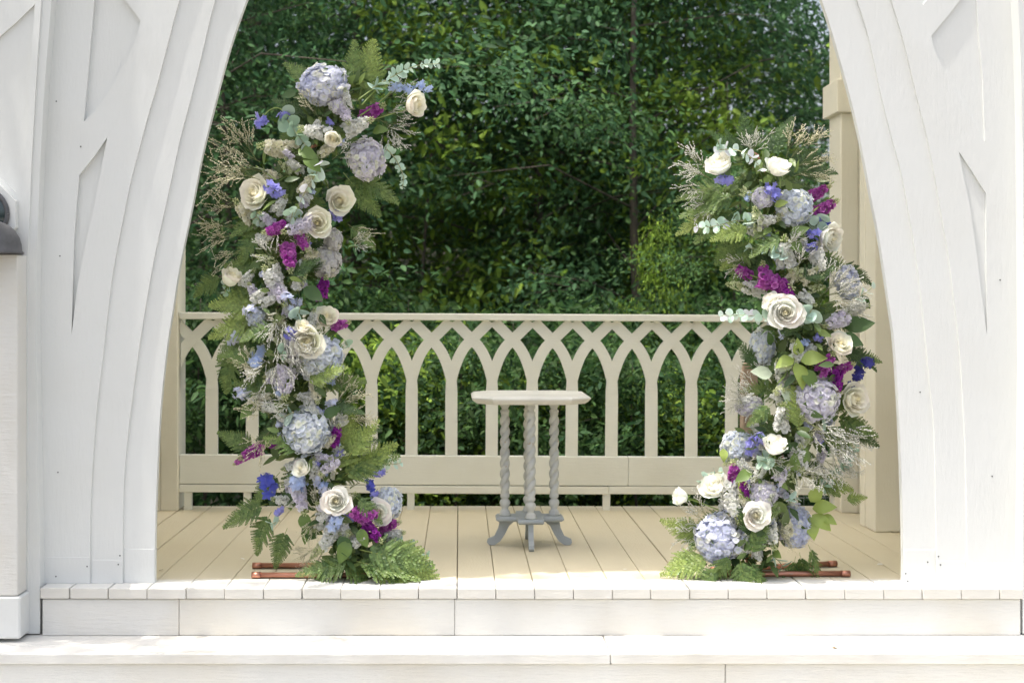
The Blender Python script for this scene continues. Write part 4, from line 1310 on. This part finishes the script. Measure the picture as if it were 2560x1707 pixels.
for x, y, L_, a, k in ((1880,390,110,100,'d'), (1920,395,120,60,'d'), (1850,395,100,130,'d'), (1990,440,110,20,'d'), (1960,450,120,50,'d'), (1850,490,150,190,'m'), (1850,520,140,215,'m'), (1830,480,130,170,'m'), (1800,530,120,200,'l'), (1860,560,120,235,'m'), (1880,590,130,245,'m'), (1870,600,100,225,'l'), (1850,560,130,180,'m'),
                       (2090,870,120,-10,'d'), (2110,900,100,12,'m'), (2080,1040,130,-15,'m'), (2100,1060,120,-25,'d'), (2060,1060,120,-45,'m'), (2010,1060,80,95,'l'), (1990,1070,90,60,'l'), (2000,1380,110,-80,'m'), (2020,1360,120,-65,'m'), (1990,1390,110,-100,'m'), (1850,1390,120,-80,'m'), (1830,1380,110,-120,'m'), (1870,1400,100,-50,'m'), (1800,1420,90,-150,'m'), (1780,1390,130,195,'l'), (1740,1370,110,220,'l'), (1760,1340,110,160,'l'), (1880,1350,100,100,'d'), (2020,1190,100,-20,'m'), (2040,1210,100,0,'l'), (2100,660,100,-25,'d'), (1830,1290,110,200,'m'), (2010,640,90,-10,'d'), (2110,1250,60,10,'l')):
    B.fern(x, y, L_, a, k, fwd=-0.05 if y < 1340 else 0.02, out=-0.02 if y < 1340 else -0.12)
for x, y, L_, a, k in ((1790,430,130,165,'w'), (1780,450,110,150,'w'), (1780,470,100,195,'w'), (1790,500,90,215,'w'), (1965,395,100,75,'t'), (1975,400,120,60,'t'), (1990,420,100,35,'t'), (1985,440,100,15,'t'), (1870,390,80,60,'w'), (1880,395,80,100,'w'), (1960,640,80,40,'w'), (1880,650,90,200,'w'), (2050,740,120,40,'w'), (2060,740,120,10,'w'), (2040,730,110,80,'w'), (2080,770,110,0,'w'), (1910,960,90,110,'w'), (1890,1000,110,175,'w'), (1890,1010,100,150,'w'), (1900,1000,100,190,'w'), (2040,1080,130,-20,'w'), (2050,1090,130,-50,'w'), (2060,1060,140,-35,'w'), (2030,1130,120,-65,'w'), (2060,1150,110,-30,'w'), (1770,1300,90,170,'w'), (1760,1330,100,190,'w'), (1770,1290,90,140,'w'), (1920,1180,80,200,'w'), (1990,1200,90,30,'w'), (1930,1310,80,-30,'t')):
    B.spray(x, y, L_, a, k)
for x, y, L_, a, k in ((1995,890,45,95,'y'), (2000,900,65,10,'y'), (1990,905,70,-75,'y'), (1985,895,55,200,'y'), (2005,925,60,-50,'m'), (2110,820,75,15,'d'), (2100,840,60,-20,'d'), (1935,515,35,20,'y'), (1960,600,60,-30,'m'), (1975,590,50,30,'m'), (1930,935,60,170,'p'), (1950,930,55,60,'p'), (1965,960,50,-90,'p'), (2025,1255,55,60,'y'), (2030,1270,60,10,'y'), (2030,1285,60,-40,'y'), (2025,1290,60,-85,'y'), (1808,1120,36,-90,'y'), (1820,1145,40,-30,'y'), (1850,1220,60,-30,'m'), (1850,1200,50,-70,'y'), (1985,1180,50,95,'m'), (1990,1160,50,60,'m'), (2050,1290,45,-20,'y'), (1880,1180,50,200,'m'), (2120,1010,40,190,'m'), (2150,740,40,-50,'d')):
    B.leaf(x, y, L_, a, k)


def extra(col_, n, y0, y1, seed, half=75):
    """small white and lilac blossoms between the larger flowers"""
    rr = random.Random(seed)
    for k in range(n):
        y = y0 + (y1 - y0) * (k + rr.random()) / n
        x = col_.cx(y) + rr.uniform(-half, half)
        kind = rr.choice('wwwllcg')
        if rr.random() < 0.7: col_.spike(x, y, rr.uniform(13, 22), kind, rr.uniform(0, 360), fwd=rr.uniform(-0.02, 0.015))
        else: col_.delph(x, y, rr.uniform(13, 18), rr.choice('bpv'), fwd=-0.01)
extra(A, 64, 300, 1350, 61)
extra(B, 56, 470, 1390, 62)
extra(A, 30, 980, 1380, 63, 100)
extra(B, 34, 1000, 1410, 64, 105)
extra(A, 16, 640, 980, 65, 95)

for p_ in ([(905, 262), (945, 222), (990, 208), (1040, 214), (1075, 228)], [(730, 300), (700, 272), (675, 275), (655, 296)], [(930, 300), (980, 285), (1022, 272)], [(895, 250), (935, 222), (985, 200)], [(640, 415), (690, 450)], [(900, 290), (940, 262), (980, 228)]):
    A.stem(p_)
for p_ in ([(1800, 1275), (1755, 1258), (1722, 1246)], [(1950, 470), (1950, 445)], [(2020, 540), (2050, 515), (2085, 490)], [(1930, 1165), (1938, 1138)], [(2030, 490), (2060, 470), (2085, 455)]):
    B.stem(p_)
# some fronds and sprays lie over the flowers
for x, y, L_, a, k in ((640, 900, 90, 160, 'm'), (760, 960, 110, 30, 'l'), (870, 1150, 120, 60, 'l'), (760, 1130, 100, 150, 'm'), (720, 700, 90, 40, 'd'), (690, 820, 90, 190, 'm'), (820, 1010, 90, -10, 'd'), (890, 1240, 90, -40, 'm')):
    A.fern(x, y, L_, a, k, fwd=0.03, out=-0.15)
for x, y, L_, a, k in ((1960, 590, 90, 200, 'm'), (2000, 700, 90, 30, 'd'), (1950, 850, 100, 60, 'd'), (2000, 1080, 110, 95, 'l'), (1990, 1130, 100, 150, 'd'), (1860, 1310, 90, 30, 'm'), (1870, 1390, 110, 70, 'm'), (1900, 930, 90, 120, 'd'), (1930, 1010, 80, 220, 'm'), (1880, 570, 100, 190, 'l')):
    B.fern(x, y, L_, a, k, fwd=0.03, out=-0.15)
for x, y, L_, a, k in ((690, 770, 110, -80, 'w'), (720, 830, 110, -40, 'w'), (660, 880, 120, -20, 'w'), (690, 660, 90, 120, 'w'), (830, 400, 80, 40, 'w'), (870, 620, 70, 20, 'w'), (740, 1000, 80, 200, 'w'), (650, 450, 120, 160, 't')):
    A.spray(x, y, L_, a, k, fwd=0.05)
for x, y, L_, a, k in ((2010, 1050, 130, -30, 'w'), (2060, 760, 100, 20, 'w'), (1990, 680, 80, 70, 'w'), (1900, 980, 90, 150, 'w'), (1990, 1160, 90, -60, 'w'), (1900, 1150, 80, -20, 'w'), (1960, 620, 70, 40, 'w')):
    B.spray(x, y, L_, a, k, fwd=0.05)

# copper frame of each half: foot pipes on the boards, upright inside the flowers
def copper(col_, feet, upright):
    for pts in feet:
        w = [P(x, y, 1.0) for x, y in pts]
        W = []
        for x, y, D in pts and [(p[0], p[1], 0) for p in pts]:
            D = F * (ZC - 0.0125) / (y - PY0)
            W.append(P(x, y, D) - col_.o)
        MB().tube([W[0], W[-1]], 0.0108, 14, None).build('copper_pipe', M['copper'], col_.root, smooth=True)
        for e, q in ((W[0], W[-1]), (W[-1], W[0])):
            d = (q - e).normalized()
            c = MB().tube([e - d * 0.004, e + d * 0.030], 0.0124, 14).build('pipe_coupling', M['copper'], col_.root, smooth=True)
    W = [P(x, y, DC + (0.0 if i == 0 else 0.05)) - col_.o for i, (x, y) in enumerate(upright)]
    MB().tube(dens3(W, 4), 0.0108, 10).build('copper_pipe', M['copper'], col_.root, smooth=True)
copper(A, [[(632, 1437), (980, 1437)], [(634, 1413), (980, 1413)]], [(870, 1428)] + [(x, y) for x, y in A.line[::-1][1:-1:2]] + [(880, 190)])
copper(B, [[(1760, 1434), (2122, 1433)], [(1780, 1424), (2088, 1408)]], [(1870, 1428)] + [(x, y) for x, y in B.line[::-1][1:-1:2]] + [(1880, 420)])
#==WOODS==
# ------------------------------------------------------------------ woodland behind the gazebo
TL6 = (np.array([(0, 0, 0), (0.30, 0.21, 0.03), (0.70, 0.17, -0.02), (1, 0, -0.12), (0.70, -0.17, -0.02), (0.30, -0.21, 0.03)]),
       np.array([(0, 3, 1), (1, 3, 2), (0, 5, 3), (5, 4, 3)]))
TL4 = (np.array([(0, 0, 0), (0.5, 0.26, 0.03), (1, 0, -0.10), (0.5, -0.26, 0.03)]), np.array([(0, 2, 1), (0, 3, 2)]))

def leaf_arrays(pts, dirs, size, c1, c2, rng, tmpl, flat=0.8):
    k = len(pts)
    X = dirs + rng.normal(0, 0.7, (k, 3)); X[:, 2] -= 0.35
    X /= np.linalg.norm(X, axis=1, keepdims=True)
    Z = rng.normal(0, 0.45, (k, 3)) + np.array([0, -0.25, flat])
    Y = np.cross(Z, X); Y /= np.linalg.norm(Y, axis=1, keepdims=True) + 1e-9
    Z = np.cross(X, Y)
    g = np.clip(rng.beta(1.6, 2.2, k), 0, 1)[:, None]
    col = np.array([c1]) * (1 - g) + np.array([c2]) * g
    return scatter(tmpl[0], tmpl[1], pts, np.stack([X, Y, Z], 2), size * rng.uniform(0.45, 1.5, k), col)

def tree_meshes(seed, h, spread, n_limb, n_leaf, size, c1, c2, trunk_r, low=0.1, lean=0.0, tmpl=TL6, up=0.35, thin=0.75):
    rng = np.random.default_rng(seed)
    st = MB()
    n = 9
    tp = []
    for i in range(n):
        t = i / (n - 1)
        tp.append(np.array([lean * t * h + 0.10 * h * 0.3 * math.sin(2.2 * t + seed), 0.06 * h * 0.4 * math.sin(3.1 * t + seed * 2), h * 0.93 * t - (0.25 if i == 0 else 0)]))
    st.tube([tuple(p) for p in tp], [trunk_r * (1 - 0.86 * i / (n - 1)) for i in range(n)], 8)
    def trunk_at(t):
        f = t * (n - 1); i = min(n - 2, int(f)); return tp[i] + (tp[i + 1] - tp[i]) * (f - i)
    ends, dirs = [], []
    for k in range(n_limb):
        t = low + (0.98 - low) * ((k + rng.random()) / n_limb)
        an = k * 2.39996 + rng.normal(0, 0.3)
        L_ = spread * (1 - 0.55 * abs(t - 0.45)) * rng.uniform(0.65, 1.1) * (1.0 if t < 0.8 else 0.6)
        d = np.array([math.cos(an), math.sin(an), up * rng.uniform(0.2, 1.5)])
        p0 = trunk_at(t)
        p1 = p0 + d * L_ * 0.5; p2 = p0 + d * L_ + np.array([0, 0, -0.12 * L_])
        r0 = trunk_r * (1 - 0.8 * t) * 0.5
        st.tube([tuple(p0), tuple(p1 + rng.normal(0, 0.05, 3) * L_), tuple(p2)], [r0 * 0.6, r0 * 0.38, r0 * 0.12], 5, caps=False)
        for q in range(6):
            s_ = 0.25 + 0.75 * rng.random()
            b0 = p0 + (p2 - p0) * s_
            bd = d * 0.5 + rng.normal(0, 0.6, 3); bd[2] *= 0.45
            bl = L_ * rng.uniform(0.25, 0.5)
            b1 = b0 + bd * bl
            st.tube([tuple(b0), tuple(b1)], [r0 * 0.18, r0 * 0.06], 3, caps=False)
            ends.append((b0, b1)); dirs.append(bd)
    m = len(ends)
    per = n_leaf // m
    pts, dd = [], []
    for (b0, b1), d in zip(ends, dirs):
        kk = int(per * rng.uniform(0.4, 1.7) * (1.0 if b1[2] < 0.55 * h or h < 3 else thin))
        s_ = rng.beta(2.0, 1.2, kk)[:, None] * 1.15
        w = np.array([0.17, 0.17, 0.085]) * (0.6 + spread * 0.35)
        pts.append(b0[None] + (b1 - b0)[None] * s_ + rng.normal(0, 1, (kk, 3)) * w)
        dd.append(np.tile((d / (np.linalg.norm(d) + 1e-6))[None], (kk, 1)))
    V, T, C = leaf_arrays(np.concatenate(pts), np.concatenate(dd), size, c1, c2, rng, tmpl)
    return st.mesh('trunk', M['bark'], smooth=True), fast_mesh('crown', V, T, C, M['tree_leaf'])

GD = ((0.042, 0.105, 0.052), (0.105, 0.210, 0.082))
GS = ((0.026, 0.070, 0.030), (0.090, 0.170, 0.046))
GM = ((0.050, 0.120, 0.046), (0.140, 0.255, 0.072))
GL = ((0.11, 0.20, 0.030), (0.28, 0.40, 0.060))  # sunlit lime tone put into the leaf colour
PROTO = {
    'a': tree_meshes(1, 7.5, 2.1, 36, 24000, 0.062, *GD, 0.055, low=0.06),
    'b': tree_meshes(2, 8.5, 2.4, 38, 26000, 0.066, *GM, 0.065, low=0.10, lean=0.10),
    'c': tree_meshes(3, 6.5, 1.9, 34, 22000, 0.058, *GM, 0.045, low=0.05, lean=-0.12),
    'd': tree_meshes(4, 9.5, 2.5, 38, 26000, 0.070, *GD, 0.075, low=0.22),
    's': tree_meshes(5, 4.6, 1.4, 22, 5000, 0.085, *GL, 0.022, low=0.12, up=0.2),
    'e': tree_meshes(8, 13.0, 3.6, 34, 8500, 0.13, *GD, 0.13, low=0.48, thin=0.9),
    'h': tree_meshes(6, 1.7, 0.75, 18, 5200, 0.052, *GS, 0.014, low=0.05, up=0.5),
    'k': tree_meshes(7, 1.4, 0.70, 18, 4200, 0.058, *GL, 0.014, low=0.05, up=0.5),
}
def plant(kind, name, px, D, sc, label, cat, group, rot=None):
    x = pl(px, D)
    o = empty(name, (x, D, ground_z(x, D)))
    o.rotation_euler = (0, 0, rot if rot is not None else random.uniform(0, 6.28))
    o.scale = (sc, sc, sc * random.uniform(0.92, 1.08))
    tag(o, label, cat, group)
    tm, cm = PROTO[kind]
    link(bpy.data.objects.new('trunk' if cat == 'tree' else 'stems', tm), o)
    link(bpy.data.objects.new('crown' if cat == 'tree' else 'foliage', cm), o)
    return o

random.seed(77)
TREES = (('a', 420, 10.6, 1.0, 'dark leafy tree close behind the left post of the railing'), ('c', 640, 12.4, 0.95, 'leafy tree right behind the taller flower column'),
         ('b', 1240, 13.8, 1.0, 'leaning tree above the little table, nearer than its neighbours'), ('a', 1640, 12.6, 1.0, 'dark leafy tree left of the shorter flower column'),
         ('c', 1930, 11.0, 0.5, 'leafy tree right behind the shorter flower column'), ('d', 250, 13.5, 1.0, 'tall dark tree half hidden by the shaded pillar'),
         ('d', 960, 15.5, 1.05, 'tall dark tree just right of the top of the taller flower column'), ('b', 1400, 16.0, 1.0, 'mid green tree behind and right of the little table'),
         ('a', 1640, 14.6, 1.05, 'dark tree just above left of the shorter flower column'), ('b', 2560, 13.0, 0.9, 'mid green tree half hidden by the sunlit pillar'),
         ('c', 600, 15.6, 1.1, 'leafy tree seen between the shaded pillar and the taller flower column'), ('d', 1650, 18.0, 1.0, 'tall tree deep in the wood, right of centre'),
         ('a', 1100, 18.5, 1.1, 'dark tree deep in the wood, left of centre'), ('b', 480, 18.5, 1.0, 'mid green tree deep in the wood beside the shaded pillar'),
         ('c', 2090, 17.2, 0.55, 'small tree below the patch of sky at the right'), ('d', 800, 20.5, 1.0, 'farthest tall tree behind the taller flower column'),
         ('a', 1350, 20.8, 1.1, 'farthest dark tree straight above the little table'), ('c', 60, 17.0, 1.1, 'tree of the wood mostly hidden by the pillar with the lamp'),
         ('a', 1760, 21.0, 0.85, 'farthest tree left of the patch of sky'))
TREES += (('e', 560, 14.6, 1.0, 'tall straight trunk left of the taller flower column, crown out of sight'), ('e', 1030, 17.0, 1.1, 'tall trunk behind the gap right of the taller flower column'),
          ('e', 1480, 14.8, 0.95, 'tall dark trunk rising right of the little table'), ('e', 1720, 19.0, 1.1, 'tall trunk deep in the wood left of the shorter flower column'),
          ('e', 330, 20.0, 1.1, 'far tall trunk beside the shaded pillar'))
for kind, px, D, sc, lab in TREES:
    plant(kind, 'broadleaf_tree', px, D, sc, lab, 'tree', 'trees of the wood behind the gazebo')
for px, D, sc, lab in ((1090, 13.0, 1.15, 'yellow green sapling high behind the taller flower column'), (1640, 10.4, 0.54, 'bright green maple sapling just left of the shorter flower column'),
                       (1840, 12.6, 0.95, 'sunlit yellow green sapling above the shorter flower column'), (1180, 9.7, 0.33, 'low lime green sapling seen through the railing behind the table'),
                       (1700, 14.5, 1.2, 'tall sunlit sapling right of centre below the patch of sky'), (1360, 15.0, 1.25, 'tall yellow green sapling straight above the table'),
                       (960, 10.6, 0.34, 'low lime green sapling right of the taller flower column')):
    o = plant('s', 'sapling', px, D, sc, lab, 'tree', 'saplings at the edge of the wood')
    if px == 1640: o.scale.x *= 0.45; o.scale.y *= 0.45
for kind, px, D, sc, lab in (('h', 520, 8.9, 1.0, 'dark green shrub seen through the railing left of the taller flower column'), ('k', 930, 9.0, 1.0, 'yellow green shrub seen through the railing just right of the taller flower column'),
        ('h', 1130, 8.7, 0.9, 'small dark shrub seen through the railing left of the table legs'), ('k', 1090, 9.6, 1.15, 'larger yellow green shrub behind the railing left of the little table'),
        ('h', 1390, 9.1, 1.0, 'dark green shrub seen between the table legs'), ('h', 1600, 8.8, 0.95, 'dark green shrub seen through the railing right of the table'),
        ('k', 1690, 9.5, 0.95, 'yellow green shrub behind the railing beside the shorter flower column'), ('h', 1860, 9.3, 1.0, 'dark shrub behind the wire fence post'),
        ('h', 2120, 8.9, 1.0, 'dark shrub behind the right post of the railing'), ('h', 720, 8.8, 1.0, 'dark shrub behind the foot of the taller flower column'),
        ('h', 1270, 9.8, 1.2, 'bushy dark shrub right behind the little table'), ('h', 1000, 10.4, 1.3, 'big dark shrub behind the yellow green ones'),
        ('h', 1500, 10.2, 1.25, 'big dark shrub deep behind the railing right of the table'), ('h', 350, 9.6, 1.2, 'dark shrub mostly hidden by the shaded pillar'),
        ('h', 1780, 10.5, 1.3, 'big dark shrub deep behind the shorter flower column'), ('h', 820, 9.7, 1.15, 'bushy dark shrub deep behind the taller flower column')):
    plant(kind, 'shrub', px, D, sc, lab, 'shrub', 'sunlit shrubs behind the railing' if kind == 'k' else 'shaded shrubs behind the railing')

# the wood further back reads as one mass
rng = np.random.default_rng(900)
n = 90000
pts = np.stack([rng.uniform(-15, 19, n), rng.uniform(20, 31, n), np.zeros(n)], 1)
hh = rng.beta(1.1, 1.1, n) * 10.5
gx = pts[:, 0] / pts[:, 1]
keep = hh < np.where((gx > 0.235) & (gx < 0.29), 3.2 + rng.random(n) * 4.5 * (np.abs(gx - 0.262) / 0.028), 10.5)
pts[:, 2] = hh + np.array([ground_z(a, b) for a, b in pts[:, :2]])
pts = pts[keep]
cl = rng.normal(0, 1, (len(pts), 3))
V, T, C = leaf_arrays(pts, cl, 0.17, *GM, rng, TL4, flat=0.5)
far = link(bpy.data.objects.new('woodland', fast_mesh('woodland', V, T, C, M['tree_leaf'])))
tag(far, 'deep green mass of distant woodland behind the nearer trees', 'woodland', kind='stuff')
# low growth on the bank under the railing
n = 16000
pts = np.stack([rng.uniform(-4, 6, n), rng.uniform(8.0, 14, n), np.zeros(n)], 1)
pts[:, 2] = rng.beta(1.2, 2.5, n) * 0.5 + np.array([ground_z(a, b) for a, b in pts[:, :2]])
V, T, C = leaf_arrays(pts, rng.normal(0, 1, (n, 3)), 0.085, *GD, rng, TL4)
tag(link(bpy.data.objects.new('undergrowth', fast_mesh('undergrowth', V, T, C, M['tree_leaf']))), 'low dark green undergrowth on the ground behind the deck', 'undergrowth', kind='stuff')

# wire fence behind the right end of the railing
fx = pl(1872, 8.35)
fence = empty('wire_fence', (fx, 8.35, -0.6))
tag(fence, 'wire mesh fence on a weathered wooden post behind the railing', 'fence')
MB().box(-0.045, 0.045, -0.045, 0.045, 0, 1.30, bev=0.006).build('post', M['old_wood'], fence, fix=True)
MB().box(1.455, 1.545, -0.045, 0.045, 0, 1.30, bev=0.006).build('post', M['old_wood'], fence, fix=True)
for i in range(9):
    z = 0.12 + i * 0.13
    MB().tube([(-0.06, -0.05, z), (0.7, -0.05, z + 0.008), (1.5, -0.05, z)], 0.0011, 4).build('wire', M['wire'], fence)
for i in range(12):
    x = 0.06 + i * 0.125
    MB().tube([(x, -0.0535, 0.12), (x, -0.0535, 1.16)], 0.0010, 4).build('wire', M['wire'], fence)

# tree standing outside the picture to the left, whose branches dapple the steps and the left pillar
dm = tree_meshes(40, 9.0, 4.3, 30, 3600, 0.12, *GM, 0.16, low=0.5, tmpl=TL6, thin=1.0)
o = empty('overhanging_tree', (-3.7, 3.7, -0.55)); tag(o, 'leafy tree overhanging the steps from beside the gazebo', 'tree')
link(bpy.data.objects.new('trunk', dm[0]), o); link(bpy.data.objects.new('crown', dm[1]), o)

# bits that have dropped on the boards
def fallen(name, label, px, py, z, mesh, sc, rot):
    D = F * (ZC - z) / (py - PY0)
    p = P(px, py, D)
    o = link(bpy.data.objects.new(name, mesh)); o.location = (p.x, p.y, z + 0.004)
    o.rotation_euler = rot; o.scale = (sc, sc, sc)
    tag(o, label, 'petal' if 'petal' in name else 'leaf')
pm_v, pm_t = petal_template(1.0, 0.9, 0.2)
pm_ = fast_mesh('fallen_petal', pm_v, pm_t, np.tile(np.array([[0.86, 0.85, 0.80]]), (len(pm_v), 1)), M['petal'], True)
lm_ = fast_mesh('fallen_leaf', LEAF_B[0], LEAF_B[1], np.tile(np.array([[0.22, 0.14, 0.05]]), (len(LEAF_B[0]), 1)), M['leaf'], True)
fallen('fallen_petal', 'white petal dropped on the deck beside the sunlit pillar', 2192, 1413, 0.002, pm_, 0.026, (0.1, 0.1, 0.4))
fallen('fallen_petal', 'white petal dropped on the deck beside the copper pipes of the taller column', 610, 1400, 0.002, pm_, 0.02, (0.2, 0.0, 2.2))
fallen('fallen_petal', 'white petal dropped on the deck between the table and the shorter column', 1560, 1425, 0.002, pm_, 0.018, (0.0, 0.2, 1.1))
fallen('fallen_leaf', 'small brown leaf lying on the lower step', 2080, 1621, -0.174, lm_, 0.024, (0.1, 0.0, 0.3))
fallen('fallen_leaf', 'small dark leaf lying on the deck beside the shaded pillar', 408, 1426, 0.002, lm_, 0.022, (0.0, 0.1, 2.6))
